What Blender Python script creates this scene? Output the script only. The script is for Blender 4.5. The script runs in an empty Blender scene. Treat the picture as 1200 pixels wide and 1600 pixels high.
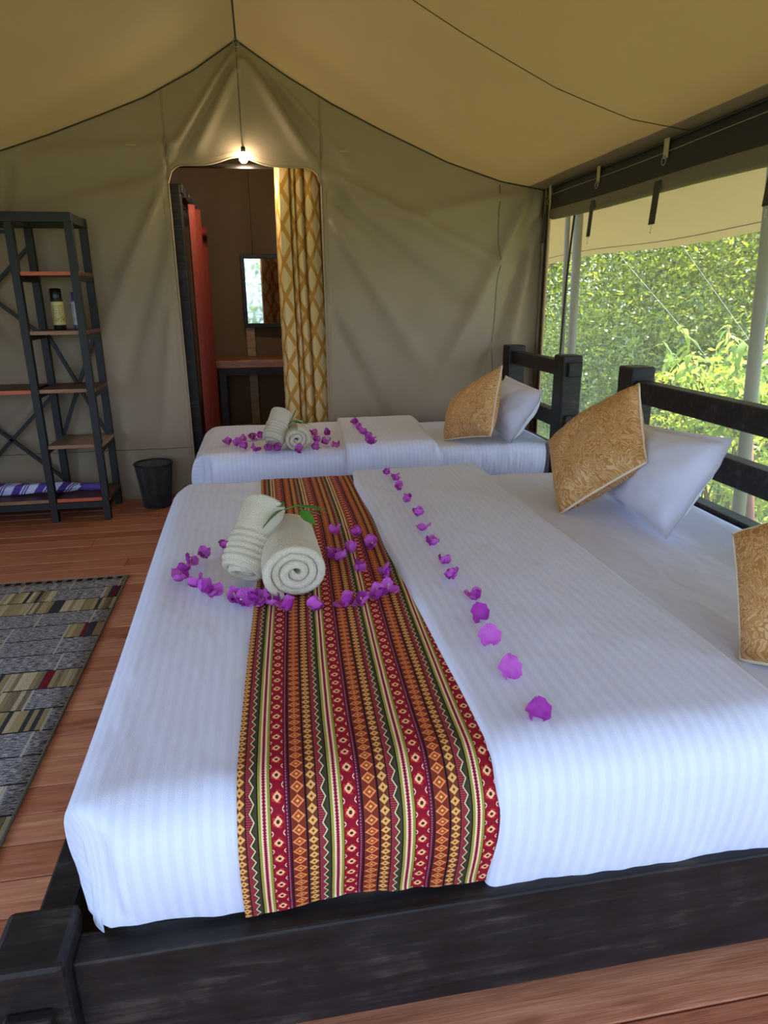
import bpy, bmesh, math, random
from mathutils import Vector, Matrix, noise
random.seed(7)
PI = math.pi
S = bpy.context.scene
COL = S.collection

# ------------------------------------------------------------------ camera
cam = bpy.data.objects.new('camera', bpy.data.cameras.new('camera'))
COL.objects.link(cam)
S.camera = cam
yaw, pit, rol = math.radians(9.79), math.radians(17.54), math.radians(-.536)
fwd = Vector((math.sin(yaw) * math.cos(pit), math.cos(yaw) * math.cos(pit), -math.sin(pit)))
rt = Vector((math.cos(yaw), -math.sin(yaw), 0))
up = rt.cross(fwd)
rx = rt * math.cos(rol) + up * math.sin(rol)
ux = -rt * math.sin(rol) + up * math.cos(rol)
m3 = Matrix((rx, ux, -fwd)).transposed()
cam.matrix_world = Matrix.Translation((0, 0, 1.4)) @ m3.to_4x4()
cam.data.sensor_fit = 'VERTICAL'
cam.data.sensor_height = 32
cam.data.lens = 1060 / 1600 * 32
cam.data.clip_start = .02
cam.data.clip_end = 300

# ------------------------------------------------------------------ world, sun, exposure
W = bpy.data.worlds.new('sky')
S.world = W
W.use_nodes = True
wt = W.node_tree
wt.nodes.clear()
wo = wt.nodes.new('ShaderNodeOutputWorld')
wb = wt.nodes.new('ShaderNodeBackground')
wg = wt.nodes.new('ShaderNodeTexCoord')
ws = wt.nodes.new('ShaderNodeSeparateXYZ')
wr = wt.nodes.new('ShaderNodeValToRGB')
wr.color_ramp.elements[0].position = 0.0
wr.color_ramp.elements[0].color = (.66, .86, 1.32, 1)
wr.color_ramp.elements[1].position = .9
wr.color_ramp.elements[1].color = (.42, .62, 1.15, 1)
wt.links.new(wg.outputs['Generated'], ws.inputs[0])
wt.links.new(ws.outputs['Z'], wr.inputs[0])
wt.links.new(wr.outputs[0], wb.inputs[0])
wb.inputs[1].default_value = 3.2
wt.links.new(wb.outputs[0], wo.inputs[0])

sun = bpy.data.objects.new('sun', bpy.data.lights.new('sun', 'SUN'))
COL.objects.link(sun)
sun.data.energy = 17.0
sun.data.color = (1.0, .93, .78)
sun.data.angle = math.radians(.6)
sun.rotation_euler = Vector((.50, .38, 1.0)).to_track_quat('Z', 'Y').to_euler()

S.view_settings.view_transform = 'Standard'
S.view_settings.look = 'None'
S.view_settings.gamma = 1
S.view_settings.use_curve_mapping = False
S.view_settings.exposure = 0.6

# ------------------------------------------------------------------ node expressions
def lin(r, g, b):
    f = lambda c: (c / 255 / 12.92) if c / 255 <= .04045 else ((c / 255 + .055) / 1.055) ** 2.4
    return (f(r), f(g), f(b), 1)

class V:
    """a value in a node tree; arithmetic makes Math nodes"""
    def __init__(s, nt, sock): s.nt, s.s = nt, sock
    def _m(s, op, *a):
        n = s.nt.nodes.new('ShaderNodeMath'); n.operation = op
        for i, x in enumerate((s,) + a):
            if isinstance(x, V): s.nt.links.new(x.s, n.inputs[i])
            else: n.inputs[i].default_value = x
        return V(s.nt, n.outputs[0])
    def _c(s, x): 
        if isinstance(x, V): return x
        n = s.nt.nodes.new('ShaderNodeValue'); n.outputs[0].default_value = x
        return V(s.nt, n.outputs[0])
    def __add__(s, o): return s._m('ADD', o)
    def __radd__(s, o): return s._m('ADD', o)
    def __sub__(s, o): return s._m('SUBTRACT', o)
    def __rsub__(s, o): return s._c(o)._m('SUBTRACT', s)
    def __mul__(s, o): return s._m('MULTIPLY', o)
    def __rmul__(s, o): return s._m('MULTIPLY', o)
    def __truediv__(s, o): return s._m('DIVIDE', o)
    def __lt__(s, o): return s._m('LESS_THAN', o)
    def __gt__(s, o): return s._m('GREATER_THAN', o)
    def abs(s): return s._m('ABSOLUTE')
    def frac(s): return s._m('FRACT')
    def floor(s): return s._m('FLOOR')
    def sin(s): return s._m('SINE')
    def sqrt(s): return s._m('SQRT')
    def max(s, o): return s._m('MAXIMUM', o)
    def min(s, o): return s._m('MINIMUM', o)
    def tri(s): return (s.frac() * 2 - 1).abs()

class Mat:
    def __init__(s, name, rough=.6, spec=.5):
        s.m = bpy.data.materials.new(name); s.m.use_nodes = True
        s.nt = s.m.node_tree
        s.b = s.nt.nodes['Principled BSDF']
        s.out = s.nt.nodes['Material Output']
        s.b.inputs['Roughness'].default_value = rough
        s.b.inputs['Specular IOR Level'].default_value = spec
        s.co = s.nt.nodes.new('ShaderNodeTexCoord')
    def coords(s, kind='Object'):
        n = s.nt.nodes.new('ShaderNodeSeparateXYZ')
        s.nt.links.new(s.co.outputs[kind], n.inputs[0])
        return [V(s.nt, n.outputs[i]) for i in range(3)]
    def vec(s, x, y, z=0.0):
        n = s.nt.nodes.new('ShaderNodeCombineXYZ')
        for i, a in enumerate((x, y, z)):
            if isinstance(a, V): s.nt.links.new(a.s, n.inputs[i])
            else: n.inputs[i].default_value = a
        return n.outputs[0]
    def noise(s, vec=None, scale=5, detail=3, rough=.5, dist=0, kind='Object'):
        n = s.nt.nodes.new('ShaderNodeTexNoise')
        n.inputs['Scale'].default_value = scale
        n.inputs['Detail'].default_value = detail
        n.inputs['Roughness'].default_value = rough
        n.inputs['Distortion'].default_value = dist
        s.nt.links.new(vec if vec is not None else s.co.outputs[kind], n.inputs['Vector'])
        return V(s.nt, n.outputs['Fac'])
    def white(s, vec):
        n = s.nt.nodes.new('ShaderNodeTexWhiteNoise')
        s.nt.links.new(vec, n.inputs['Vector'])
        return V(s.nt, n.outputs['Value'])
    def mix(s, f, a, b):
        n = s.nt.nodes.new('ShaderNodeMix'); n.data_type = 'RGBA'
        if isinstance(f, V): s.nt.links.new(f.s, n.inputs[0])
        else: n.inputs[0].default_value = f
        for i, c in ((6, a), (7, b)):
            if isinstance(c, tuple): n.inputs[i].default_value = c
            else: s.nt.links.new(c, n.inputs[i])
        return n.outputs[2]
    def ramp(s, f, stops):
        n = s.nt.nodes.new('ShaderNodeValToRGB')
        e = n.color_ramp.elements
        while len(e) < len(stops): e.new(.5)
        for i, (p, c) in enumerate(stops): e[i].position = p; e[i].color = c
        s.nt.links.new(f.s, n.inputs[0])
        return n.outputs[0]
    def color(s, c):
        if isinstance(c, tuple): s.b.inputs['Base Color'].default_value = c
        else: s.nt.links.new(c, s.b.inputs['Base Color'])
        s.c = c
        return s
    def rough(s, v): s.nt.links.new(v.s, s.b.inputs['Roughness'])
    def bump(s, h, strength=.3, dist=.01):
        n = s.nt.nodes.new('ShaderNodeBump')
        n.inputs['Strength'].default_value = strength
        n.inputs['Distance'].default_value = dist
        s.nt.links.new(h.s, n.inputs['Height'])
        s.nt.links.new(n.outputs[0], s.b.inputs['Normal'])
        return s
    def thin(s, amount, tint=None):
        """mix in light passing through thin cloth or leaf"""
        t = s.nt.nodes.new('ShaderNodeBsdfTranslucent')
        c = tint if tint is not None else s.c
        if isinstance(c, tuple): t.inputs[0].default_value = c
        else: s.nt.links.new(c, t.inputs[0])
        mx = s.nt.nodes.new('ShaderNodeMixShader')
        mx.inputs[0].default_value = amount
        s.nt.links.new(s.b.outputs[0], mx.inputs[1]); s.nt.links.new(t.outputs[0], mx.inputs[2])
        s.nt.links.new(mx.outputs[0], s.out.inputs[0])
        return s

def plain(name, rgb, rough=.6, var=.12, scale=30, bump=0, spec=.5, metal=0):
    m = Mat(name, rough, spec)
    c = lin(*rgb)
    d = tuple(v * (1 - var) for v in c[:3]) + (1,)
    e = tuple(min(1, v * (1 + var)) for v in c[:3]) + (1,)
    n = m.noise(scale=scale, detail=4)
    m.color(m.mix(n, d, e))
    m.b.inputs['Metallic'].default_value = metal
    if bump: m.bump(n, bump, .004)
    return m.m

def canvas(name, rgb, through, rgb2=None, weave=900):
    m = Mat(name, .85, .2)
    n = m.noise(scale=2.3, detail=5)
    c = lin(*rgb)
    m.color(m.mix(n, tuple(v * .86 for v in c[:3]) + (1,), tuple(min(1, v * 1.12) for v in c[:3]) + (1,)))
    x, y, z = m.coords()
    w = m.noise(scale=260, detail=2)
    m.bump(w, .25, .002)
    if through: m.thin(through, lin(*(rgb2 or rgb)))
    return m.m

def wood_dark():
    m = Mat('black stained wood', .5, .28)
    x, y, z = m.coords()
    g = m.noise(m.vec(x * 1.2, y * 14, z * 14), 3, 6, .65, .6)
    g2 = m.noise(scale=6, detail=6, rough=.7)
    m.color(m.ramp(g * .55 + g2 * .45, [(.36, (.006, .005, .0045, 1)), (.53, (.018, .014, .012, 1)), (.74, (.085, .064, .046, 1))]))
    m.bump(g + g2 * .3, .35, .004)
    m.rough(g2 * .35 + .32)
    return m.m

def planks_mat():
    m = Mat('red brown floor board', .42, .4)
    x, y, z = m.coords()
    oi = m.nt.nodes.new('ShaderNodeObjectInfo')
    r = V(m.nt, oi.outputs['Random'])
    g = m.noise(m.vec(x * .8 + r * 37, y * 11, r * 9), 4, 6, .6, .9)
    fine = m.noise(m.vec(x * 3 + r * 11, y * 90, r * 5), 3, 3)
    kn = m.noise(m.vec(x * 2.2 + r * 17, y * 6, r * 3), 2.4, 1)
    knot = ((kn - .69) * 7).max(0.0).min(1.0)
    base = m.ramp(g * .7 + fine * .3, [(.28, lin(146, 96, 72)), (.5, lin(196, 138, 106)), (.72, lin(226, 176, 140))])
    tint = m.mix(r, lin(206, 156, 128), lin(255, 236, 216))
    mul = m.nt.nodes.new('ShaderNodeMix'); mul.data_type = 'RGBA'; mul.blend_type = 'MULTIPLY'
    mul.inputs[0].default_value = .8
    m.nt.links.new(base, mul.inputs[6]); m.nt.links.new(tint, mul.inputs[7])
    m.color(m.mix(knot * .75, mul.outputs[2], lin(70, 34, 22)))
    m.bump(fine + g, .22, .003)
    m.rough(g * .3 + .3)
    return m.m

def wood(name, a, b, rough=.45):
    m = Mat(name, rough, .4)
    x, y, z = m.coords()
    g = m.noise(m.vec(x * 2, y * 16, z * 16), 3, 5, .6, .8)
    m.color(m.ramp(g, [(.3, lin(*a)), (.7, lin(*b))]))
    m.bump(g, .2, .003)
    return m.m

def linen(name='white satin stripe linen', stripes=True, per=.025, depth=.030):
    m = Mat(name, .55, .35)
    u, v, _ = m.coords('UV')
    n = m.noise(scale=420, detail=1)
    if stripes:
        s = (u / per).frac()
        st = ((s - .5).abs() * 8 - 1.5).max(0.0).min(1.0)
        m.color(m.mix(st, (.71 - depth, .74 - depth, .86 - depth * .9, 1), (.73, .76, .87, 1)))
        m.rough(st * .22 + .42)
    else:
        m.color((.71, .735, .85, 1))
    wr = m.noise(m.vec(u * 7, v * 3), 1.4, 2, .5, .4)
    m.bump(wr * 3 + n * .12, .38, .014)
    m.b.inputs['Sheen Weight'].default_value = .15
    return m.m

def runner_mat():
    m = Mat('red woven ethnic stripe cloth', .8, .2)
    U, Vv, _ = m.coords('UV')
    wob = m.noise(m.vec(U * 0 + 1, Vv * 7), 1, 2) * .002
    u = ((U + wob) / .1285).frac()
    v = Vv
    black, maroon = lin(28, 12, 22), lin(112, 22, 42)
    yellow, brown = lin(226, 168, 92), lin(112, 52, 28)
    cream, red, olive = lin(236, 205, 160), lin(140, 14, 34), lin(150, 146, 52)
    crimson, orange, green = lin(140, 14, 52), lin(236, 138, 84), lin(56, 56, 34)
    sel = lambda c, a, b: m.mix(c, a, b)
    band = lambda lo, hi: (u > lo) * (u < hi)
    # yellow diamonds
    a = ((u - .0675) / .0675).abs()
    d = a * .9 + (v / .0165).tri()
    ycol = sel((d < .93) * (d > .3), brown, yellow)
    # zigzag
    a = (u - .225) / .075
    z = a + (v / .024).tri() * .8 - .38
    dots = ((v / .0034).frac() > .5) * ((a * 3.2 + (v / .024).tri() * 2.4).frac() > .55)
    zc = sel(dots, maroon, lin(214, 96, 84))
    zc = sel((z > .0) * (z < .24), zc, lin(205, 205, 150))
    zc = sel((z > .24) * (z < .7), zc, green)
    zc = sel(z > .7, zc, lin(70, 58, 38))
    # centre stripe of olive, cream, crimson
    e = (u - .4025).abs()
    cc = sel(e < .050, olive, cream)
    cc = sel(e < ((v / .0048).tri() * .014 + .014), cc, crimson)
    # red with flowers
    a = (u - .59) / .1
    b = ((v / .034).frac() - .5) * 2.65
    r = (a * a + b * b).sqrt()
    pet = ((a.abs() - b.abs()).abs() * 9).sin() * .07
    fc = sel((r + pet > .27) * (r + pet < .56), red, lin(244, 186, 132))
    fc = sel(r < .24, fc, lin(82, 26, 26))
    halo = (r > .58) * (r < .82) * ((b * 9 + a * 3).sin() > .2)
    fc = sel(halo, fc, lin(206, 44, 40))
    b2 = ((v / .034 + .5).frac() - .5).abs() * 2.65
    chev = (b2 - (a.abs() - .66) * 1.1 - .02).abs() < .1
    fc = sel(chev * (a.abs() > .66) * (a.abs() < .93), fc, lin(238, 200, 170))
    # maroon thin lines
    ml = sel(((u - .72).abs() < .007) * ((v / .005).frac() > .45), lin(96, 16, 44), lin(190, 120, 130))
    # orange diamonds
    a = ((u - .8725) / .1).abs()
    d = a * .95 + (v / .0205).tri()
    oc = sel((d > .62) * (d < .92), lin(122, 46, 24), orange)
    oc = sel((d < .62) * (d > .24), oc, lin(164, 78, 22))
    oc = sel(d < .24, oc, lin(244, 170, 100))
    c = black
    for lo, hi, cl in ((0, .135, ycol), (.15, .30, zc), (.318, .487, cc), (.492, .69, fc), (.69, .75, ml), (.772, .972, oc)):
        c = sel(band(lo, hi), c, cl)
    wv = ((u * 0 + v / .0011).sin() * (U / .0011).sin())
    m.color(c)
    m.bump(wv, .25, .0012)
    return m.m

def rug_mat():
    m = Mat('grey and tan patchwork rug pile', .95, .1)
    x, y, _ = m.coords('UV')
    row = (y / .137).floor()
    off = m.white(m.vec(row, 3.0))
    cx = x / .235 + off * .9
    col = cx.floor()
    k = m.white(m.vec(col, row, 1.0))
    streak = m.noise(m.vec(x * 26, y * 210), 1.5, 3, .75)
    grey = m.ramp(streak, [(.40, lin(44, 44, 50)), (.5, lin(112, 110, 112)), (.58, lin(196, 190, 178))])
    sidx = (x / .017).floor()
    sk = m.white(m.vec(sidx, row, 2.0))
    grain = m.noise(m.vec(x * 150, y * 40), 1.5, 2)
    tan = m.ramp(sk * .6 + grain * .4, [(.12, lin(84, 82, 76)), (.3, lin(138, 120, 84)), (.55, lin(166, 146, 100)), (.8, lin(196, 182, 146))])
    wine = (m.white(m.vec(sidx, row, 7.0)) > .975)
    tan = m.mix(wine, tan, lin(110, 30, 42))
    dk = (m.white(m.vec(sidx, row, 9.0)) > .86)
    tan = m.mix(dk, tan, lin(56, 60, 58))
    c = m.mix(k > .70, grey, tan)
    line = ((y / .137).frac() < .05)
    c = m.mix(line, c, lin(34, 34, 40))
    line2 = (cx.frac() < .035)
    c = m.mix(line2, c, lin(178, 170, 148))
    dash = ((y > -.035) * ((x / .05).frac() < .55))
    c = m.mix(dash, c, lin(40, 40, 46))
    m.color(c)
    m.bump(m.noise(scale=500, detail=1), .5, .004)
    return m.m

def curtain_mat():
    m = Mat('cream and mustard lattice curtain', .75, .3)
    u, v, _ = m.coords('UV')
    d1 = ((u / .15).tri() - (v / .235).tri()).abs()
    zc = (u / .14 + .5).tri() - (v / .19).tri()
    chev = (d1 < .25)
    weave = m.noise(m.vec(u * 60, v * 420), 1, 2)
    base = m.mix(((u / .07).frac() > .5) * .5 + weave * .3, lin(234, 208, 152), lin(222, 184, 116))
    m.color(m.mix(chev, base, lin(198, 144, 62)))
    m.bump(weave, .25, .002)
    m.thin(.2)
    return m.m

def cushion_mat():
    m = Mat('gold swirl jacquard', .45, .5)
    u, v, _ = m.coords('UV')
    w1 = m.noise(m.vec(u, v), 7, 2)
    w2 = m.noise(m.vec(u + 5.3, v), 7, 2)
    s = m.noise(m.vec(u * 1.3 + w1 * .42, v * .6 + w2 * .42), 24, 2)
    ln = ((s * 9).frac() - .5).abs()
    st = ((ln * 9 - 1.7).max(0.0)).min(1.0)
    m.color(m.mix(st, lin(212, 168, 112), lin(180, 124, 60)))
    m.rough(st * .2 + .4)
    m.bump(st, .25, .002)
    return m.m

def towel_mat():
    m = Mat('cream terry towelling', .95, .1)
    n = m.noise(scale=330, detail=2, rough=.7)
    m.color(m.mix(n, lin(222, 208, 176), lin(250, 240, 212)))
    m.bump(n, 1.0, .008)
    return m.m

def bract_mat(name, a, b):
    m = Mat(name, .6, .3)
    n = m.noise(scale=70, detail=3)
    m.color(m.mix(n, lin(*a), lin(*b)))
    m.thin(.35)
    return m.m

def leaf_mat(name, cols, through=.45, rough=.35):
    m = Mat(name, rough, .5)
    g = m.nt.nodes.new('ShaderNodeNewGeometry')
    r = V(m.nt, g.outputs['Random Per Island'])
    m.color(m.ramp(r, [(i / (len(cols) - 1), lin(*c)) for i, c in enumerate(cols)]))
    m.thin(through, None)
    return m.m

def netting_mat():
    m = Mat('fine insect netting', .8, .2)
    m.color(lin(214, 208, 190))
    m.thin(.55)
    tr = m.nt.nodes.new('ShaderNodeBsdfTransparent')
    mx = m.nt.nodes.new('ShaderNodeMixShader')
    src = m.out.inputs[0].links[0].from_socket
    y, z = m.coords()[1:]
    weave = ((y / .0035).tri() > .30) * ((z / .0035).tri() > .30)
    f = m.noise(scale=3, detail=2) * .06 + .20
    m.nt.links.new(f.s, mx.inputs[0])
    m.nt.links.new(tr.outputs[0], mx.inputs[1]); m.nt.links.new(src, mx.inputs[2])
    m.nt.links.new(mx.outputs[0], m.out.inputs[0])
    return m.m

def ground_mat():
    m = Mat('sunlit grass ground', .95, .1)
    n = m.noise(scale=3, detail=6, rough=.7)
    m.color(m.ramp(n, [(.3, lin(70, 78, 40)), (.5, lin(112, 126, 62)), (.7, lin(150, 146, 98))]))
    m.bump(m.noise(scale=40, detail=4), .8, .05)
    return m.m

def bag(name): return bpy.data.materials.get(name)

M = dict(
    roof=canvas('khaki roof canvas', (132, 119, 86), .028, (190, 150, 84)),
    wall=canvas('olive khaki wall canvas', (160, 141, 116), .03, (150, 140, 90)),
    bath=canvas('brown lined canvas', (112, 88, 60), .0),
    awning=canvas('beige awning canvas', (160, 138, 102), .045, (204, 180, 132)),
    blind=plain('dark rolled blind cloth', (42, 40, 34), .85, .2, 40, .2),
    blind2=plain('olive rolled blind cloth', (112, 104, 76), .85, .15, 60, .2),
    strap=plain('khaki webbing', (168, 158, 118), .8, .1, 200, .2),
    strapd=plain('dark green webbing', (58, 58, 44), .8, .1, 200, .2),
    zip=plain('black zip tape', (24, 22, 20), .6),
    tan=plain('tan canvas binding', (176, 150, 112), .8),
    metal=plain('dull steel wire', (170, 168, 160), .35, .1, 50, 0, .5, 1),
    wood=wood_dark(), planks=planks_mat(),
    frame=plain('black painted steel', (16, 17, 15), .55, .2, 60, .1),
    shelf=wood('dark wine shelf board', (58, 32, 28), (96, 62, 50)),
    shelf2=wood('greyed brown shelf board', (120, 100, 80), (156, 134, 108)),
    edge=wood('orange red board edge', (178, 74, 42), (214, 106, 62)),
    edge2=wood('brown board edge', (128, 88, 58), (160, 118, 84)),
    counter=wood('warm brown counter timber', (96, 50, 24), (170, 100, 52), .3),
    slat=wood('plain tan timber', (128, 92, 48), (170, 130, 78)),
    linen=linen(), sheet=linen('white plain linen', False), runner=runner_mat(), rug=rug_mat(),
    rugedge=plain('grey rug binding', (112, 106, 92), .9, .15, 300, .3),
    curtain=curtain_mat(), red=plain('rust red shower curtain', (120, 42, 28), .7, .15, 25, .1),
    cushion=cushion_mat(), piping=plain('cream piping cord', (226, 208, 176), .7, .08, 200, .2),
    towel=towel_mat(),
    br1=bract_mat('magenta bract', (186, 50, 176), (232, 130, 226)),
    br2=bract_mat('deep magenta bract', (146, 30, 142), (196, 72, 190)),
    stem=plain('pale flower tube', (198, 178, 150), .6),
    green=plain('fresh green leaf', (62, 118, 34), .4, .25, 40, .1),
    mesh=plain('black wire', (18, 19, 20), .5),
    black=plain('black plastic', (14, 14, 14), .3),
    gold=plain('gold can label', (196, 178, 110), .4, .25, 90),
    white=plain('white plastic', (222, 224, 230), .4),
    purple=plain('purple cloth', (84, 58, 138), .6, .15, 40),
    pole=plain('grey brown tent pole', (104, 100, 84), .6, .12, 20),
    rust=plain('rust brown post', (138, 78, 58), .7, .2, 30, .2),
    bark=plain('grey bark', (92, 80, 62), .9, .3, 14, .5),
    rope=plain('white guy rope', (220, 220, 214), .7),
    net=netting_mat(), ground=ground_mat(),
    leafA=leaf_mat('thicket leaf', [(40, 58, 20), (92, 112, 32), (150, 164, 46), (72, 96, 38), (200, 200, 72)]),
    leafB=leaf_mat('pale thicket leaf', [(48, 72, 34), (110, 140, 72), (168, 180, 66), (84, 116, 60)], .4, .2),
    leafC=leaf_mat('bright shrub leaf', [(150, 172, 48), (196, 206, 66), (134, 172, 84), (214, 206, 76)], .5, .25),
    grass=leaf_mat('grass blade', [(96, 138, 44), (140, 180, 66), (166, 190, 80)], .4, .6),
)
mir = Mat('mirror glass', .03, .5); mir.color((.9, .9, .9, 1)); mir.b.inputs['Metallic'].default_value = 1
M['mirror'] = mir.m
bulb = Mat('lit bulb glass'); bulb.color((1, .9, .75, 1))
bulb.b.inputs['Emission Color'].default_value = (1, .84, .62, 1); bulb.b.inputs['Emission Strength'].default_value = 60
M['bulb'] = bulb.m

def stripe_mat():
    m = Mat('purple and white spiral stripe cloth', .6, .3)
    u, v, _ = m.coords('UV')
    k = (u * 5.5 + v).frac()
    thin_ = ((k > .44) * (k < .5)) + ((k > .56) * (k < .62))
    m.color(m.mix(((k < .36) + thin_).min(1.0), lin(206, 208, 232), lin(86, 60, 146)))
    return m.m
M['stripe'] = stripe_mat()

def can_mat(name, top, mid, ink):
    m = Mat(name, .35, .5)
    x, y, z = m.coords()
    sc = m.noise(m.vec(x * 60, y * 60, z * 46), 1, 3, .6, 1.5)
    c = m.mix(z > .17, lin(*mid), lin(*top))
    c = m.mix((((sc * 6).frac() - .5).abs() < .12) * (z > .05) * (z < .15), c, lin(*ink))
    c = m.mix(z < .03, c, lin(*top))
    m.color(c)
    return m.m
M['can1'] = can_mat('gold and black spray can print', (22, 20, 18), (208, 192, 122), (46, 36, 24))
M['can2'] = can_mat('pale blue and red can print', (104, 66, 130), (166, 190, 196), (176, 44, 62))

# ------------------------------------------------------------------ mesh helpers
class MB:
    def __init__(s): s.v, s.f, s.uv, s.sm = [], [], [], []
    def face(s, idx, uv=None, sm=False):
        s.f.append(idx); s.uv.append(uv or [(0, 0)] * len(idx)); s.sm.append(sm); return s
    def box(s, lo, hi, ch=0.0):
        """box, its edges chamfered by ch"""
        c = [(a + b) / 2 for a, b in zip(lo, hi)]; h = [(b - a) / 2 for a, b in zip(lo, hi)]
        ch = min(ch, min(h) * .45)
        if ch <= 0:
            b0 = len(s.v)
            for sx in (-1, 1):
                for sy in (-1, 1):
                    for sz in (-1, 1): s.v.append((c[0] + sx * h[0], c[1] + sy * h[1], c[2] + sz * h[2]))
            for q in ((0, 1, 3, 2), (4, 6, 7, 5), (0, 4, 5, 1), (2, 3, 7, 6), (0, 2, 6, 4), (1, 5, 7, 3)):
                s.face([b0 + i for i in q])
            return s
        bm = bmesh.new(); bmesh.ops.create_cube(bm, size=1)
        for v in bm.verts: v.co = Vector((c[0] + v.co.x * 2 * h[0], c[1] + v.co.y * 2 * h[1], c[2] + v.co.z * 2 * h[2]))
        bmesh.ops.bevel(bm, geom=bm.edges[:], offset=ch, segments=2, affect='EDGES', profile=.5)
        b0 = len(s.v)
        for v in bm.verts: s.v.append(tuple(v.co))
        bm.verts.index_update()
        for f in bm.faces: s.face([b0 + v.index for v in f.verts])
        bm.free(); return s
    def bar(s, a, b, w, h=None, upv=(0, 0, 1)):
        a, b = Vector(a), Vector(b); h = h or w
        d = (b - a).normalized(); u = Vector(upv)
        if abs(d.dot(u)) > .95: u = Vector((0, 1, 0))
        r = d.cross(u).normalized() * w / 2; t = r.cross(d).normalized() * h / 2
        b0 = len(s.v)
        for p in (a, b):
            for k in (-r - t, r - t, r + t, -r + t): s.v.append(tuple(p + k))
        for q in ((3, 2, 1, 0), (4, 5, 6, 7), (0, 1, 5, 4), (1, 2, 6, 5), (2, 3, 7, 6), (3, 0, 4, 7)):
            s.face([b0 + i for i in q])
        return s
    def tube(s, pts, r, n=8, closed=False, cap=True):
        pts = [Vector(p) for p in pts]; m = len(pts)
        rr = r if isinstance(r, (list, tuple)) else [r] * m
        b0 = len(s.v); ref = Vector((.13, .21, 1)).normalized()
        for i, p in enumerate(pts):
            if closed: d = pts[(i + 1) % m] - pts[i - 1]
            else: d = pts[min(i + 1, m - 1)] - pts[max(i - 1, 0)]
            d = d.normalized() if d.length > 1e-9 else Vector((0, 0, 1))
            a = d.cross(ref)
            if a.length < .1: a = d.cross(Vector((1, 0, 0)))
            a.normalize(); b = d.cross(a)
            for k in range(n):
                t = 2 * PI * k / n
                s.v.append(tuple(p + (a * math.cos(t) + b * math.sin(t)) * rr[i]))
        for i in range(m if closed else m - 1):
            j = (i + 1) % m
            for k in range(n):
                k2 = (k + 1) % n
                s.face([b0 + i * n + k, b0 + i * n + k2, b0 + j * n + k2, b0 + j * n + k],
                       [(i / m, k / n), (i / m, (k + 1) / n), ((i + 1) / m, (k + 1) / n), ((i + 1) / m, k / n)], True)
        if cap and not closed:
            s.face([b0 + k for k in range(n)][::-1]); s.face([b0 + (m - 1) * n + k for k in range(n)])
        return s
    def lathe(s, prof, n=24, c=(0, 0, 0)):
        b0 = len(s.v)
        for r, z in prof:
            for k in range(n):
                t = 2 * PI * k / n; s.v.append((c[0] + r * math.cos(t), c[1] + r * math.sin(t), c[2] + z))
        for i in range(len(prof) - 1):
            for k in range(n):
                k2 = (k + 1) % n
                s.face([b0 + i * n + k, b0 + i * n + k2, b0 + (i + 1) * n + k2, b0 + (i + 1) * n + k],
                       [(k / n, prof[i][1]), ((k + 1) / n, prof[i][1]), ((k + 1) / n, prof[i + 1][1]), (k / n, prof[i + 1][1])], True)
        return s
    def grid(s, fn, us, vs, uvf=None, flip=False, skip=None):
        """surface fn(u,v)->point over lists of parameters"""
        b0 = len(s.v); nu, nv = len(us), len(vs)
        for u in us:
            for v in vs: s.v.append(tuple(fn(u, v)))
        uvf = uvf or (lambda u, v: (u, v))
        for i in range(nu - 1):
            for j in range(nv - 1):
                if skip and skip((us[i] + us[i + 1]) / 2, (vs[j] + vs[j + 1]) / 2): continue
                q = [(i, j), (i + 1, j), (i + 1, j + 1), (i, j + 1)]
                if flip: q.reverse()
                s.face([b0 + a * nv + b for a, b in q], [uvf(us[a], vs[b]) for a, b in q], True)
        return s
    def mesh(s, name, mat):
        me = bpy.data.meshes.new(name); me.from_pydata(s.v, [], s.f)
        ul = me.uv_layers.new(name='UVMap'); k = 0
        flat = []
        for q in s.uv:
            for p in q: flat += [p[0], p[1]]
        ul.data.foreach_set('uv', flat)
        me.polygons.foreach_set('use_smooth', s.sm)
        if mat: me.materials.append(mat)
        me.update(); return me
    def build(s, name, mat, parent=None, loc=None):
        o = bpy.data.objects.new(name, s.mesh(name, mat)); COL.objects.link(o)
        if loc: o.location = loc
        if parent: adopt(o, parent)
        return o

def adopt(o, parent):
    """parent o, whose mesh is in world coordinates, keeping it where it is"""
    o.parent = parent
    o.matrix_parent_inverse = world(parent).inverted()
def world(o):
    mm = Matrix.LocRotScale(o.location, o.rotation_euler, o.scale)
    return (world(o.parent) @ o.matrix_parent_inverse @ mm) if o.parent else mm

def tag(o, label=None, cat=None, group=None, kind=None):
    if label: o['label'] = label
    if cat: o['category'] = cat
    if group: o['group'] = group
    if kind: o['kind'] = kind
    return o
def thing(name, label, cat, loc=(0, 0, 0), group=None, rz=0):
    o = bpy.data.objects.new(name, None); COL.objects.link(o)
    o.empty_display_size = .1; o.location = loc; o.rotation_euler = (0, 0, rz)
    return tag(o, label, cat, group)
def copy_tree(o, parent=None):
    c = o.copy(); COL.objects.link(c)
    if parent: c.parent = parent
    for ch in list(o.children): copy_tree(ch, c)
    return c
def solid(o, t=.003, off=0):
    m = o.modifiers.new('thickness', 'SOLIDIFY'); m.thickness = t; m.offset = off; return o
def subd(o, n=1):
    m = o.modifiers.new('smooth', 'SUBSURF'); m.levels = n; m.render_levels = n; return o
def rng(a, b, n): return [a + (b - a) * i / (n - 1) for i in range(n)]
def sst(a, b, x):
    t = max(0, min(1, (x - a) / (b - a))) if a != b else float(x > a)
    return t * t * (3 - 2 * t)
def ns(x, y, z=0): return noise.noise(Vector((x, y, z)))
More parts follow.
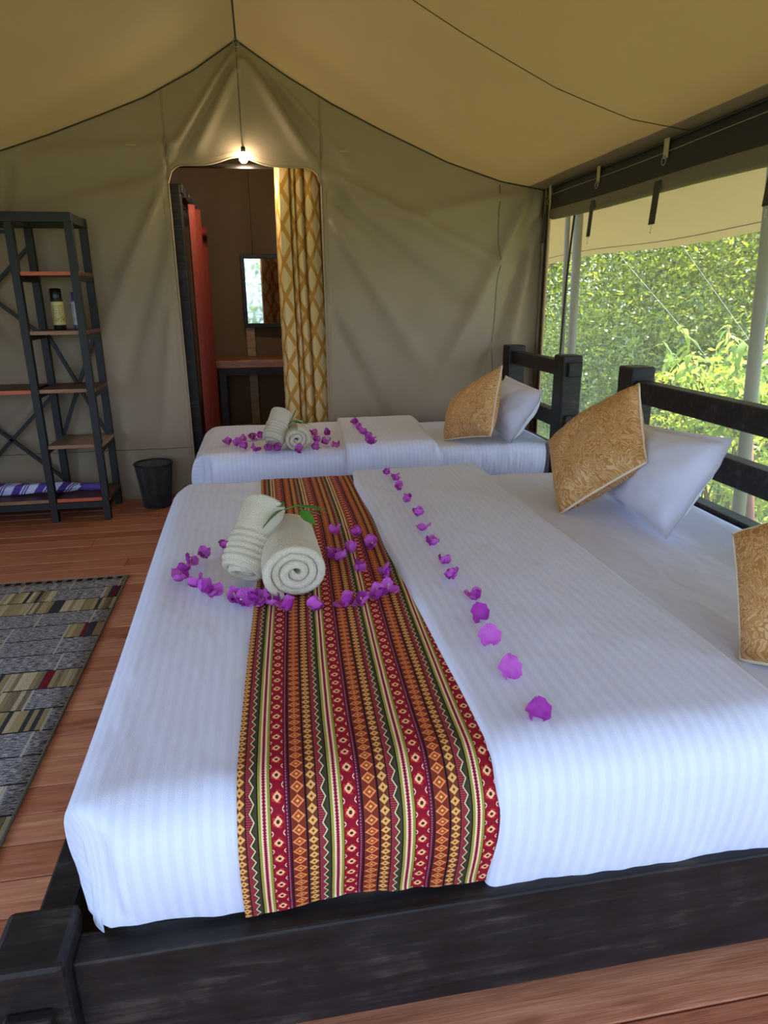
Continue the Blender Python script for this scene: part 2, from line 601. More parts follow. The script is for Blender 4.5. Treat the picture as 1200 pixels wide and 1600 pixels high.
def interp(T, x):
    if x <= T[0][0]: return T[0][1]
    for (a, p), (b, q) in zip(T, T[1:]):
        if x <= b: return p + (q - p) * (x - a) / (b - a)
    return T[-1][1]

# ------------------------------------------------------------------ setting: floor
WY = 5.06            # back wall
fl = MB().box((-3.4, -1.9, -.10), (2.35, 7.0, -.034)).build('floor', M['planks'])
tag(fl, kind='structure')
lines = [-1.8 + .135 * k for k in range(20)] + [.90, 1.025, 1.145, 1.265, 1.385, 1.505, 1.626, 1.743, 1.862, 1.997, 2.133, 2.266, 2.4, 2.527,
         2.655, 2.797, 2.92, 3.045, 3.17, 3.295, 3.42, 3.555, 3.68, 3.81, 3.93, 4.055, 4.18, 4.30, 4.42, 4.545, 4.67, 4.80, 4.93, 5.05]
lines += [5.05 + .13 * k for k in range(1, 15)]
for a, b in zip(lines, lines[1:]):
    if b - a < .02: continue
    cuts = [-3.4] + ([random.uniform(-1.9, 1.2)] if random.random() < .6 else []) + [2.33]
    for c, d in zip(cuts, cuts[1:]):
        w = (d - c) / 2 - .001; h = (b - a) / 2 - .0022
        pl = MB().box((-w, -h, -.033), (w, h, 0), .002).build('plank', M['planks'], None)
        pl.location = ((c + d) / 2, (a + b) / 2, random.uniform(-.0012, 0))
        pl.parent = fl

# ------------------------------------------------------------------ setting: tent walls and roof
ROOF = [(-2.75, 1.86), (-2.2, 2.06), (-1.52, 2.299), (-1.228, 2.395), (-.93, 2.506), (-.633, 2.62), (-.327, 2.776), (-.048, 2.955), (.074, 2.879),
        (.268, 2.764), (.551, 2.618), (.889, 2.470), (1.333, 2.292), (1.729, 2.176), (2.06, 2.125)]
def roof_z(x): return interp(ROOF, x)
xs = sorted(set([r[0] for r in ROOF] + rng(-2.75, 2.06, 60)))
def roof_pt(x, y):
    z = roof_z(x)
    mid = math.sin(max(0, min(1, (x + .05) / 2.1)) * PI)
    z -= .035 * mid * math.sin((y + 1.7) / 6.76 * PI * 2) ** 2
    if x > .4: z += .012 * (WY - y) * sst(.4, 2, x) * .6
    return (x, y, z + .006 * ns(x * 2, y * 2))
ce = MB().grid(roof_pt, xs, rng(-1.7, WY, 50)).build('ceiling', M['roof']); tag(ce, kind='structure')
for Y in (3.28, 1.45, -.4):
    sm = MB()
    pts = [Vector(roof_pt(x, Y - .24 * (1 - max(0, min(1, (x + .05) / 2.0))))) - Vector((0, 0, .002)) for x in xs]
    sm.tube(pts, .0022, 4)
    sm.build('seam', M['strapd'], ce)
MB().tube([(-.048, y, 2.949) for y in rng(-1.7, WY, 6)], .006, 6).build('ridge_seam', M['strapd'], ce)

D0, D1, DT = -.54, .46, 2.235    # door opening
def arch(x):
    t = (x - D0) / (D1 - D0); e = min(x - D0, D1 - x); r = .11
    z = DT - (r - math.sqrt(max(0, r * r - (r - e) ** 2)) if e < r else 0)
    return z + .055 * math.exp(-((t - .46) / .14) ** 2)
# cloth folds of the gable, each a line with a width and an amplitude
FOLDS = [((-.05, 2.9), (-.60, 2.15), .035, .045), ((-.10, 2.8), (-.75, 1.9), .03, -.035), ((-.02, 2.85), (-.35, 2.32), .03, .03),
         ((.0, 2.85), (.50, 2.15), .035, .045), ((.1, 2.80), (.62, 2.05), .03, -.035), ((.22, 2.7), (.7, 2.2), .03, .03),
         ((.5, 2.2), (1.9, 1.55), .05, .05), ((.55, 2.05), (1.5, 1.3), .06, -.045), ((.52, 1.9), (1.2, .9), .06, .04), ((.5, 1.3), (.9, .5), .05, -.04),
         ((1.95, 2.1), (1.2, .6), .07, .05), ((2.0, 1.9), (1.5, .4), .05, -.05), ((1.9, 2.1), (.9, 1.9), .05, .035), ((2.02, 2.1), (1.75, .3), .05, .04),
         ((-.58, 2.1), (-1.2, .9), .06, .04), ((-.56, 1.9), (-.95, .9), .05, -.04), ((-.6, 2.2), (-1.6, 2.0), .05, -.04), ((-.6, 1.3), (-.75, .4), .05, .03),
         ((-.5, 2.35), (-1.3, 2.28), .04, .035), ((-2.2, 1.9), (-1.2, .7), .07, .04), ((-1.4, .9), (-2.1, .2), .05, .03), ((-1.5, 2.2), (-1.9, .9), .06, -.03)]
def wall_y(x, z):
    d = 0
    for (ax, az), (bx, bz), w, a in FOLDS:
        ux_, uz_ = bx - ax, bz - az; L = ux_ * ux_ + uz_ * uz_
        t = ((x - ax) * ux_ + (z - az) * uz_) / L; tc = max(0, min(1, t))
        r = math.hypot(x - ax - ux_ * tc, z - az - uz_ * tc)
        w2 = w * (.5 + .7 * tc)
        d += a * 1.5 * math.exp(-(r / w2) ** 2) * (1 - .5 * tc)
    d += .018 * ns(x * 1.6, z * 1.6, 3) + .006 * ns(x * 6, z * 5, 1)
    edge = sst(0, .12, roof_z(x) - z) * sst(0, .08, z)
    e2 = 1
    if D0 - .1 < x < D1 + .1 and z < DT + .1: e2 = max(.25, min(1, max(D0 - x, x - D1, z - DT) / .1))
    return WY - .02 - d * edge * e2 * .9
wb_ = MB()
tops = lambda x: roof_z(x) + .012
for x0, x1, n, zf in ((-2.75, D0, 74, lambda x: 0.0), (D0, D1, 44, arch), (D1, 2.06, 60, lambda x: 0.0)):
    wb_.grid(lambda x, t: (x, wall_y(x, zf(x) + (tops(x) - zf(x)) * t), zf(x) + (tops(x) - zf(x)) * t), rng(x0, x1, n), rng(0, 1, 72 if zf is not arch else 30))
wb_o = wb_.build('wall_back', M['wall']); tag(wb_o, kind='structure'); solid(wb_o, .003)
def seam(pts, r=.0018, mat='tan', name='seam'):
    return MB().tube([(x, wall_y(x, z) - .003, z) for x, z in pts], r, 4).build(name, M[mat], wb_o)
seam([(-.05, z) for z in rng(2.32, 2.93, 20)], .0022, 'strapd')
seam([(x, .37) for x in rng(-2.6, D0, 50)], .0018, 'strapd'); seam([(x, .37) for x in rng(D1, 2.0, 40)], .0018, 'strapd')
seam([(D0 - .035, z) for z in rng(.02, 2.1, 40)]); seam([(D1 + .035, z) for z in rng(.02, 2.1, 40)])
seam([(x, arch(max(D0, min(D1, x))) + .03 + .0 * x) for x in rng(D0 + .02, D1 - .02, 30)], .0016)
seam([(1.72, z) for z in rng(.02, 2.15, 40)], .002, 'strapd')
ed = []
for i, z in enumerate(rng(0, arch(D0), 20)): ed.append((D0, z))
ed += [(x, arch(x)) for x in rng(D0, D1, 40)]
ed += [(D1, z) for z in rng(arch(D1), 0, 20)]
MB().tube([(x, wall_y(x, z), z) for x, z in ed], .006, 6).build('door_binding', M['wall'], wb_o)
for sx in (-.74, .62):
    MB().box((sx - .03, wall_y(sx, 2.33) - .012, 2.328), (sx + .03, wall_y(sx, 2.33) - .004, 2.34)).build('stitched_tab', M['strap'], wb_o)
MB().tube([(x, wall_y(x, roof_z(x)) - .004, roof_z(x) - .006) for x in xs], .004, 5).build('eave_cord', M['strapd'], wb_o)
rg = MB().tube([(-.048 + .018 * math.cos(t), WY - .05, 2.925 + .022 * math.sin(t)) for t in rng(0, 2 * PI, 16)[:-1]], .003, 5, True).build('ridge_ring', M['metal'], wb_o)

# left wall, open above a low canvas skirt so the veranda light comes in
wl = MB().grid(lambda y, z: (-2.75 + .012 * ns(y * 2, z * 3), y, z), rng(-1.7, WY, 40), rng(0, .5, 8))
wl.grid(lambda y, z: (-2.75 + .012 * ns(y * 2, z * 3), y, z), rng(2.6, WY, 20), rng(.5, 1.87, 14))
wl.grid(lambda y, z: (-2.75 + .012 * ns(y * 2, z * 3), y, z), rng(-1.7, 2.6, 20), rng(1.72, 1.87, 3))
tag(solid(wl.build('wall_left', M['wall'])), kind='structure')
# right wall: corner strip, skirt and the header above the netting
WX = 2.06
wr_ = MB().grid(lambda y, z: (WX + .008 * ns(y * 2, z * 3), y, z), rng(-1.7, WY, 60), rng(0, .22, 5))
wr_.grid(lambda y, z: (WX + .006 * ns(y * 3, z * 3), y, z), rng(4.93, WY, 8), rng(.22, 2.14, 24))
wr_.grid(lambda y, z: (WX + .006 * ns(y * 3, z * 3), y, z), rng(-1.7, 4.93, 50), rng(2.05, 2.17, 4))
wr_o = tag(solid(wr_.build('wall_right', M['wall'])), kind='structure')
MB().tube([(WX - .006, 4.985, z) for z in rng(0, 2.12, 20)], .002, 4).build('seam', M['strapd'], wr_o)
win = MB().grid(lambda y, z: (WX + .012 + .006 * ns(y, z), y, z), rng(-1.7, 4.95, 30), rng(.2, 2.08, 12)).build('window_1', M['net'])
tag(win, kind='structure')
MB().box((WX - .012, 4.905, .2), (WX + .002, 4.93, 2.10), .003).build('tan_binding', M['tan'], win)
MB().box((WX - .015, 4.93, .2), (WX + .002, 4.957, 2.115), .003).build('zip_tape', M['zip'], win)
MB().tube([(WX - .004, 4.50 + .10 * (2.0 - z) + .012 * math.sin(z * 5), z) for z in rng(.6, 2.0, 24)], .007, 6).build('zip_cord', M['zip'], win)
MB().box((WX - .012, -1.7, .19), (WX + .004, 4.93, .225), .003).build('bottom_binding', M['tan'], win)

# rolled blind above the window, one thing with its loops and tails
bl = thing('rolled_blind', 'dark rolled-up canvas blind with strap loops above the netting window', 'blind', (WX, 1.6, 2.0))
ys = rng(4.865, -1.4, 60)
def btop(y): return 2.105 + .011 * (4.9 - y) + .004 * math.sin(y * 3)
def bbot(y): return 1.905 - .014 * (4.9 - y) + .008 * math.sin(y * 2.3 + 1)
prof = [(-.012, 1.0), (-.045, .97), (-.058, .80), (-.060, .6), (-.066, .45), (-.070, .3)]
prof2 = [(-.070, .3), (-.078, .16), (-.072, .05), (-.05, 0), (-.02, .02), (-.008, .12), (-.006, .5), (-.008, 1.0)]
def bpt(y, k, P):
    i = int(min(len(P) - 1, k)); dx, t = P[i]
    e = sst(0, .07, 4.865 - y)
    zt, zb = btop(y), bbot(y)
    zb = zb + (1 - e) * .05
    return (WX + dx * (.35 + .65 * e) + .003 * ns(y * 5, t * 4), y, zb + (zt - zb) * t)
MB().grid(lambda y, k: bpt(y, k, prof), ys, list(range(len(prof)))).build('flap', M['blind'], bl)
MB().grid(lambda y, k: bpt(y, k, prof2), ys, list(range(len(prof2)))).build('roll', M['blind2'], bl)
MB().tube([(WX - .052, y, btop(y) - .004) for y in ys], .007, 6).build('top_cord', M['blind'], bl)
MB().tube([(WX - .063, y, btop(y) - .055) for y in ys], .0018, 4).build('stitch_line', M['strap'], bl)
for yy, tw in ((4.78, .03), (4.08, .032), (3.38, .04), (2.55, .04), (1.7, .04), (.8, .04)):
    zt = btop(yy)
    MB().box((WX - .072, yy - tw / 2, zt - .085), (WX - .066, yy + tw / 2, zt + .004), .002).build('loop', M['strap'], bl)
    MB().tube([(WX - .076, yy + .018 * math.cos(t), zt - .095 + .02 * math.sin(t)) for t in rng(0, 2 * PI, 14)[:-1]], .0022, 5, True).build('ring', M['metal'], bl)
    zb = bbot(yy) + .05
    g = MB(); g.grid(lambda y, z: (WX - .083 - .012 * (zb - z) / .2, yy + .02 + y + .01 * (zb - z), z), rng(-tw * .7, tw * .7, 3), rng(zb, zb - .20, 6))
    solid(g.build('tail', M['strapd'], bl), .003)
    hk = [(WX - .097, yy + .02 + x, zb - .20 - z) for x, z in ((.012, 0), (-.012, 0), (0, .012), (0, .025), (.008, .033), (.004, .042), (-.005, .038))]
    MB().tube(hk, .0016, 5).build('hook', M['metal'], bl)
    MB().tube([(WX - .082, yy + .028, zb - k * .03) for k in range(5)], .0015, 4).build('tail_seam', M['zip'], bl)

# ------------------------------------------------------------------ bathroom behind the door
bw = MB().grid(lambda x, z: (x, 6.85 + .035 * math.sin(9 * math.atan2(x + .05, 2.6 - z) * (1 + .3 * ns(x, z))) * sst(2.6, 1.6, z) + .02 * ns(x * 3, z * 2), z), rng(-1.1, 1.2, 70), rng(0, 2.75, 60))
bwo = tag(bw.build('wall_bathroom', M['bath']), kind='structure')
MB().tube([(-.035, 6.80, z) for z in rng(1.8, 2.7, 8)], .003, 4).build('seam', M['strapd'], bwo)
MB().box((-.14, 6.76, 0), (-.06, 6.79, 1.2), .003).build('slat', M['slat'], bwo)
MB().box((-.30, 6.75, .16), (.60, 6.79, .22), .003).build('slat', M['slat'], bwo)
wsl = MB().grid(lambda y, z: (-1.1, y, z), rng(5.08, 6.85, 6), rng(0, 2.4, 6)); wsl.grid(lambda y, z: (1.2, y, z), rng(5.08, 6.85, 6), rng(0, 2.4, 6))
tag(solid(wsl.build('wall_bathroom_side', M['bath'])), kind='structure')
bc = MB().grid(lambda x, y: (x, y, 2.95 - .45 * abs(x + .05)), rng(-1.1, 1.2, 24), rng(5.06, 6.9, 6)).build('ceiling_bathroom', M['bath']); tag(solid(bc), kind='structure')
bm_ = MB().tube([(-.62, 5.17, 2.255), (.62, 5.17, 2.262)], .018, 8).build('curtain_pole', M['wood']); tag(bm_, 'dark horizontal pole across the top of the doorway behind the lamp', 'pole')

# patterned curtain
def cur_x(s, z):
    w = .153 - .03 * (1 - z / 2.25); W_ = .30 + .055 * (1 - z / 2.25)
    return w + W_ * s + .02 * (1 - z / 2.25) * math.sin(z * 2)
CP = [(0, 0, 0), (.06, .05, .02), (.09, .01, -.01), (.30, .10, -.045), (.46, .30, -.05), (.52, .345, .02), (.56, .35, -.02), (.62, .40, -.045), (.70, .455, .0), (.73, .47, -.035), (.80, .56, -.045), (.86, .64, .01), (.885, .655, .035), (.92, .67, -.03), (1.05, .80, -.055), (1.25, .97, -.03), (1.30, 1.0, .02)]
def cpt(k, z):
    T = [(a[0], a[1]) for a in CP]; T2 = [(a[0], a[2]) for a in CP]
    return (cur_x(interp(T, k), z), 5.155 + interp(T2, k) * (.8 + .2 * math.sin(z * 1.3)), z)
ks = rng(0, 1.30, 105)
cu = MB().grid(cpt, ks, rng(.03, 2.27, 40), uvf=lambda k, z: (k * .46, z)).build('door_curtain', M['curtain'])
tag(cu, 'cream curtain with mustard lattice pattern gathered at the right of the doorway', 'curtain'); solid(cu, .002)

# red shower curtain, frame
sf = thing('shower_stall', 'dark timber post and overhead beam at the left inside the doorway', 'stall', (-.55, 5.4, 0))
MB().box((-.595, 5.20, 0), (-.485, 5.30, 2.14), .006).build('post', M['wood'], sf)
MB().box((-.66, 5.31, 0), (-.60, 5.40, 2.1), .006).build('post', M['wood'], sf)
MB().box((-.9, 5.21, 2.09), (-.47, 5.29, 2.15), .006).build('beam', M['wood'], sf)
MB().box((-.515, 5.30, 2.07), (-.46, 6.5, 2.13), .006).build('beam', M['wood'], sf)
MB().box((-1.05, 5.34, .02), (-.60, 5.36, 1.9), .003).build('side_panel', M['slat'], sf)
rc = MB().grid(lambda k, z: (-.455 + .06 * (k / 1.6) + .035 * math.sin(k * 13) - .02 * (1 - z / 2), 5.36 + k * .56, z + (-.10 * sst(.8, 1.0, k) if z > 1.9 else 0)), rng(0, 1.45, 80), rng(.04, 2.04, 24)).build('shower_curtain', M['red'])
tag(rc, 'rust red shower curtain hanging beside the dark post inside the doorway', 'curtain'); solid(rc, .002)
for i in range(5):
    cy = 5.40 + i * .17
    MB().tube([(-.487 + .045 * math.cos(t), cy, 2.08 + .055 * math.sin(t)) for t in rng(0, 2 * PI, 14)[:-1]], .003, 5, True).build('curtain_ring', M['black'], rc)

ct = thing('washstand', 'dark framed washstand with a warm brown timber top in the bathroom', 'counter', (0, 6.5, 0))
MB().box((-.47, 6.22, .815), (.85, 6.70, .885), .008).build('countertop', M['counter'], ct)
for x in (-.36, .75):
    for y in (6.27, 6.62): MB().box((x - .03, y - .03, 0), (x + .03, y + .03, .815), .003).build('leg', M['wood'], ct)
MB().box((-.36, 6.25, .75), (.75, 6.29, .815), .003).build('apron', M['wood'], ct)
MB().box((-.36, 6.25, .14), (.75, 6.29, .20), .003).build('stretcher', M['wood'], ct)
bsn = MB().lathe([(.05, 0), (.11, .015), (.16, .07), (.175, .13), (.165, .13), (.12, .03), (.0, .02)], 24).build('basin', plain('brown glazed basin', (120, 84, 58), .3))
bsn.location = (.36, 6.46, .885); tag(bsn, 'brown round basin on the washstand, mostly behind the lattice curtain', 'basin')
mr = thing('wall_mirror', 'dark framed mirror on the bathroom wall above the washstand', 'mirror', (.02, 6.78, 1.45))
x0, x1, z0, z1 = -.15, .36, 1.14, 1.79
tl = lambda z: 6.735 - (z - z0) * .02
for a, b in (((x0, z0), (x0 + .035, z1)), ((x1 - .035, z0), (x1, z1)), ((x0 + .035, z0), (x1 - .035, z0 + .04)), ((x0 + .035, z1 - .04), (x1 - .035, z1))):
    MB().box((a[0], 6.72, a[1]), (b[0], 6.755, b[1]), .003).build('frame', M['wood'], mr)
gl = MB(); gl.v = [(x0 + .03, 6.732, z0 + .03), (x1 - .03, 6.748, z0 + .03), (x1 - .03, 6.748, z1 - .03), (x0 + .03, 6.732, z1 - .03)]; gl.face([0, 1, 2, 3])
gl.build('glass', M['mirror'], mr)

# lamp at the top of the doorway
lp = thing('pendant_bulb', 'glowing warm bulb hanging at the top of the doorway', 'lamp', (-.045, 5.0, 2.31))
MB().lathe([(.001, -.066), (.016, -.062), (.026, -.05), (.030, -.035), (.026, -.02), (.014, -.004), (.012, 0)], 16, (-.045, 5.0, 2.31)).build('bulb', M['bulb'], lp)
MB().lathe([(.012, 0), (.015, .0), (.015, .03), (.006, .036), (.001, .036)], 12, (-.045, 5.0, 2.31)).build('socket', M['black'], lp)
MB().tube([(-.045, 5.0, 2.345), (-.045, 5.05, 2.355), (-.045, 5.15, 2.27)], .004, 5).build('cord', M['strapd'], lp)
pl_ = bpy.data.objects.new('bulb_light', bpy.data.lights.new('bulb_light', 'POINT')); COL.objects.link(pl_)
pl_.data.energy = 12; pl_.data.color = (1, .80, .55); pl_.data.shadow_soft_size = .03; pl_.location = (-.045, 5.16, 2.20)

# ------------------------------------------------------------------ beds
def bed_frame(label, x0, x1, y0, y1, foot_z, head_z, rail_top, rail_bot, rails, group):
    t = thing('bed', label, 'bed', ((x0 + x1) / 2, (y0 + y1) / 2, 0), group)
    pw = .13
    def tenon(name, lo, hi):
        MB().box(lo, hi, .012).build(name, M['wood'], post)
    for y, sgn in ((y0, -1), (y1 - pw, 1)):
        post = MB().box((x0, y, 0), (x0 + pw - .005, y + pw, foot_z), .012).build('foot_post', M['wood'], t)
        ye = y0 if sgn < 0 else y1
        a, b = sorted((ye, ye + sgn * .025))
        tenon('tenon', (x0 + .022, a, rail_bot + .045), (x0 + pw - .03, b, rail_top - .045))
        tenon('tenon', (x0 - .022, y + .03, rail_bot + .05), (x0 + .004, y + pw - .03, rail_top - .05))
        xh = x1 - pw
        post = MB().box((xh, y, 0), (x1, y + pw + .01, head_z), .010).build('head_post', M['wood'], t)
        for zb, zt in rails[:-1]:
            zc = (zb + zt) / 2 + .0
            tenon('tenon', (xh + .03, a, zc - .042), (x1 - .012, b, zc + .042))
    # side rails, foot rail, head rails
    MB().box((x0 + pw - .006, y0 + .035, rail_bot), (x1 - pw + .002, y0 + .10, rail_top), .006).build('side_rail', M['wood'], t)
    MB().box((x0 + pw - .006, y1 - .10, rail_bot), (x1 - pw + .002, y1 - .035, rail_top), .006).build('side_rail', M['wood'], t)
    MB().box((x0 + .035, y0 + pw - .002, rail_bot), (x0 + .10, y1 - pw + .002, rail_top), .006).build('foot_rail', M['wood'], t)
    for zb, zt in rails:
        MB().box((x1 - pw + .025, y0 + pw - .002, zb), (x1 - .03, y1 - pw + .002, zt), .006).build('head_rail', M['wood'], t)
    MB().box((x1 - pw + .03, y0 + pw - .002, rail_bot), (x1 - .03, y1 - pw + .002, rail_top + .06), .006).build('head_rail', M['wood'], t)
    n = 9
    for i in range(n):
        x = x0 + .2 + (x1 - x0 - .42) * i / (n - 1)
        MB().box((x - .04, y0 + .095, rail_bot + .10), (x + .04, y1 - .095, rail_bot + .125)).build('slat', M['slat'], t)
    return t
NB = dict(x0=-.515, x1=1.945, y0=.93, y1=3.31)
bed_frame('large near bed frame of black stained timber with slatted headboard', NB['x0'], NB['x1'], NB['y0'], NB['y1'], .345, 1.055, .305, .065,
          [(.883, .990), (.652, .762), (.43, .53)], None)
FB = dict(x0=-.515, x1=1.915, y0=3.93, y1=5.0)
bed_frame('smaller far bed frame of black stained timber beside the tent wall', FB['x0'], FB['x1'], FB['y0'], FB['y1'], .345, 1.055, .305, .065,
          [(.925, 1.018), (.60, .70), (.38, .47)], None)

def drape_map(x0, x1, y0, y1, zt, r, hems, seed, wr=.004, k=3.2, crown=.0, skew=0, flare=0):
    """cloth over a mattress: unfolded (p,q) -> point; hems = drop at x0,x1,y0,y1 sides (None: ends flat there)"""
    hx0, hx1, hy0, hy1 = hems
    def fold(p, a, b, ha, hb):
        # rounded shoulder of radius r at each side with a hem
        L = r * PI / 2
        if ha is not None and p < a + r:
            s = (a + r) - p
            if s < L: t = s / r; return a + r - r * math.sin(t), r * (1 - math.cos(t)), -1, s
            return a, r + s - L, -1, s
        if hb is not None and p > b - r:
            s = p - (b - r)
            if s < L: t = s / r; return b - r + r * math.sin(t), r * (1 - math.cos(t)), 1, s
            return b, r + s - L, 1, s
        return p, 0, 0, 0
    def f(p, q):
        x, dx, sx, ax = fold(p, x0, x1, hx0, hx1)
        if skew and hx0 is not None: x -= skew * sst(x0 + .5, x0, x) * (sst(y0, y1, q) - .3)
        y, dy, sy, ay = fold(q, y0, y1, hy0, hy1)
        d = (dx ** k + dy ** k) ** (1 / k)
        hm = max([h for h in (hx0 if sx < 0 else hx1 if sx > 0 else None, hy0 if sy < 0 else hy1 if sy > 0 else None) if h is not None] or [9])
        d = min(d, hm + .01)
        d *= 1 + .045 * sst(.5, 1, d / hm) * ns(p * 4 + seed, q * 4 if sx else 0, seed)
        z = zt - d
        # hanging side billows out a little and tucks in at the hem
        if dx > 0:
            H = (hx0 if sx < 0 else hx1)
            t = min(1, dx / H); x += sx * (flare * t + .016 * math.sin(t * PI) - .015 * t * t + wr * 1.5 * sst(.2, 1, t) * ns(q * 7, seed, dx * 2))
        if dy > 0:
            H = (hy0 if sy < 0 else hy1)
            t = min(1, dy / H); y += sy * (.018 * math.sin(t * PI) - .02 * t * t + wr * 1.5 * sst(.2, 1, t) * ns(p * 7, seed + 4, dy * 2) + wr * .7 * sst(.3, 1, t) * ns(p * 24, seed, dy * 3))
        top = 1 - sst(0, .06, d)
        z += top * (crown * math.sin(max(0, min(1, (y - y0) / (y1 - y0))) * PI) + wr * .9 * ns(p * 2.1, q * 2.1, seed) + wr * .7 * ns(p * 6 + q * 2, q * 1.8, seed + 9) + wr * .35 * ns(p * 13 - q * 3, q * 4, seed + 2))
        rc = .15
        if sx and sy and d > 0:
            ex = (x0 + rc - x) if sx < 0 else (x - x1 + rc); ey = (y0 + rc - y) if sy < 0 else (y - y1 + rc)
            if ex > 0 and ey > 0:
                rr = math.hypot(ex, ey)
                if rr > rc: x += sx * (rc / rr - 1) * ex; y += sy * (rc / rr - 1) * ey
        return Vector((x, y, z))
    def span(a, b, ha, hb, n):
        lo = a if ha is None else a - (ha - r) - r * PI / 2 + r
        hi = b if hb is None else b + (hb - r) + r * PI / 2 - r
        return lo, hi
    return f, span(x0, x1, hx0, hx1, 0), span(y0, y1, hy0, hy1, 0)

def bed_cloth(x0, x1, y0, y1, zt, r, hems, seed, n=(90, 110), wr=.004, hemf=None, k=3.2, crown=0):
    f, (pa, pb), (qa, qb) = drape_map(x0, x1, y0, y1, zt, r, hems, seed, wr, k, crown)
    return f, rng(pa, pb, n[0]), rng(qa, qb, n[1])

# ---- near bed
mt = MB()
f, us, vs = bed_cloth(-.37, 1.805, 1.01, 3.2, .545, .05, (.22, .24, .24, .24), 2, (120, 110), .004)
mt.grid(f, us, vs)
mo = mt.build('mattress', M['sheet']); tag(mo, 'white sheeted mattress of the near bed, bare in front of the pillows', 'mattress')
def near_f(seed=5): return drape_map(-.405, 1.06, .985, 3.21, .585, .085, (.25, None, .26, .24), seed, .006, 3.0, .0, .045)
nf, (pa, pb), (qa, qb) = near_f()
dv = MB()
def duvet_pt(p, q):
    v = nf(p, q)
    if p > .98: v.z -= .035 * sst(.98, 1.06, p)
    return v
dv.grid(duvet_pt, rng(pa, pb, 110), rng(qa, qb, 150))
duv = dv.build('duvet', M['linen']); tag(duv, 'white satin striped duvet spread over the near bed', 'duvet')
# its top end turned back over the runner
ff, (fa, fb), (ga, gb) = drape_map(-9, 9, .972, 3.225, .612, .095, (None, None, .33, .25), 8, .005, 3.0)
def fold_edge(q): return .375 - .02 * (q - 1) / 2.2 * 0 + .010 * ns(q * 2.2, 4) + .02 * sst(2.9, 3.2, q)
def turn_pt(t, q):
    L = fold_edge(q); R = 1.035 + .012 * ns(q * 2, 9)
    if t < .08:    # rolled left edge
        a = t / .08 * PI * .5
        p = L + .02 * (1 - math.cos(a)) - .004; dz = -.030 * (1 - math.sin(a))
    elif t > .93:
        a = (t - .93) / .07 * PI * .5
        p = R - .05 + .05 * math.sin(a); dz = -.072 * (1 - math.cos(a))
    else:
        p = L + .016 + (R - .05 - L - .016) * (t - .08) / .85; dz = 0
    v = ff(p, q)
    side = sst(1.06, .99, v.y)
    v.z += dz * (1 - side); v.y += -dz * side * .6 if v.y < 1.1 else 0
    pull = (p - .4) * .035 * sst(.98, .6, q)      # hem rises a touch to the left
    v.z += pull * -1 + .0
    return v
tn = MB(); tn.grid(turn_pt, sorted(set(rng(0, .08, 6) + rng(.08, .93, 56) + rng(.93, 1, 8))), rng(ga, gb, 150), uvf=lambda t, q: (t * .66, q))
to = tn.build('turned_back_top', M['linen'], duv)
# fold hanging corner near far left of turn-back
# runner
def run_pt(p, q):
    left = -.098 + .06 * sst(.8, 2.6, q)
    v = nf(left + p, q)
    n1 = Vector((0, -1, 0)) if v.y < 1.02 and v.z < .53 else Vector((0, 0, 1))
    w = sst(.585, .50, v.z) if q < 2 else 0
    off = Vector((0, -.007 * w, .0065 * (1 - w * .5)))
    if q > 3: off = Vector((0, .005 * sst(3.1, 3.25, q), .0065))
    return v + off
hx = qa - .02
rn = MB().grid(run_pt, rng(0, .485, 60), rng(hx, qb - .06, 170), uvf=lambda p, q: (p + .003, q)).build('bed_runner', M['runner'])
tag(rn, 'red striped woven runner with diamond patterns laid across the near bed', 'bed runner')

# ---- far bed
f, us, vs = bed_cloth(-.37, 1.80, 3.985, 4.93, .515, .05, (.20, .21, .215, .2), 12, (110, 60), .004)
fm = MB().grid(f, us, vs).build('mattress', M['linen']); tag(fm, 'white sheeted mattress of the far bed by the tent wall', 'mattress')
gf, (pa2, pb2), (qa2, qb2) = drape_map(-.415, 1.05, 3.935, 4.96, .54, .07, (.23, None, .25, .2), 21, .006, 3.0, 0, 0, .055)
fd = MB().grid(lambda p, q: gf(p, q) - Vector((0, 0, .03 * sst(.96, 1.05, p))), rng(pa2, pb2, 100), rng(qa2, qb2, 80)).build('duvet', M['linen'])
tag(fd, 'white satin striped duvet spread over the far bed', 'duvet')
hf, _, (ha_, hb_) = drape_map(-9, 9, 3.92, 4.97, .57, .08, (None, None, .27, .2), 31, .006, 3.0)
def turn2(t, q):
    L = .455 + .05 * sst(4.0, 4.9, q); R = 1.03 + .06 * sst(4.0, 4.9, q)
    if t < .08:
        a = t / .08 * PI * .5; p = L + .02 * (1 - math.cos(a)); dz = -.028 * (1 - math.sin(a))
    elif t > .93:
        a = (t - .93) / .07 * PI * .5; p = R - .05 + .05 * math.sin(a); dz = -.06 * (1 - math.cos(a))
    else: p = L + .02 + (R - L - .07) * (t - .08) / .85; dz = 0
    v = hf(p, q); v.z += dz; return v
MB().grid(turn2, sorted(set(rng(0, .08, 6) + rng(.08, .93, 46) + rng(.93, 1, 8))), rng(ha_, hb_, 80), uvf=lambda t, q: (t * .6, q)).build('turned_back_top', M['linen'], fd)

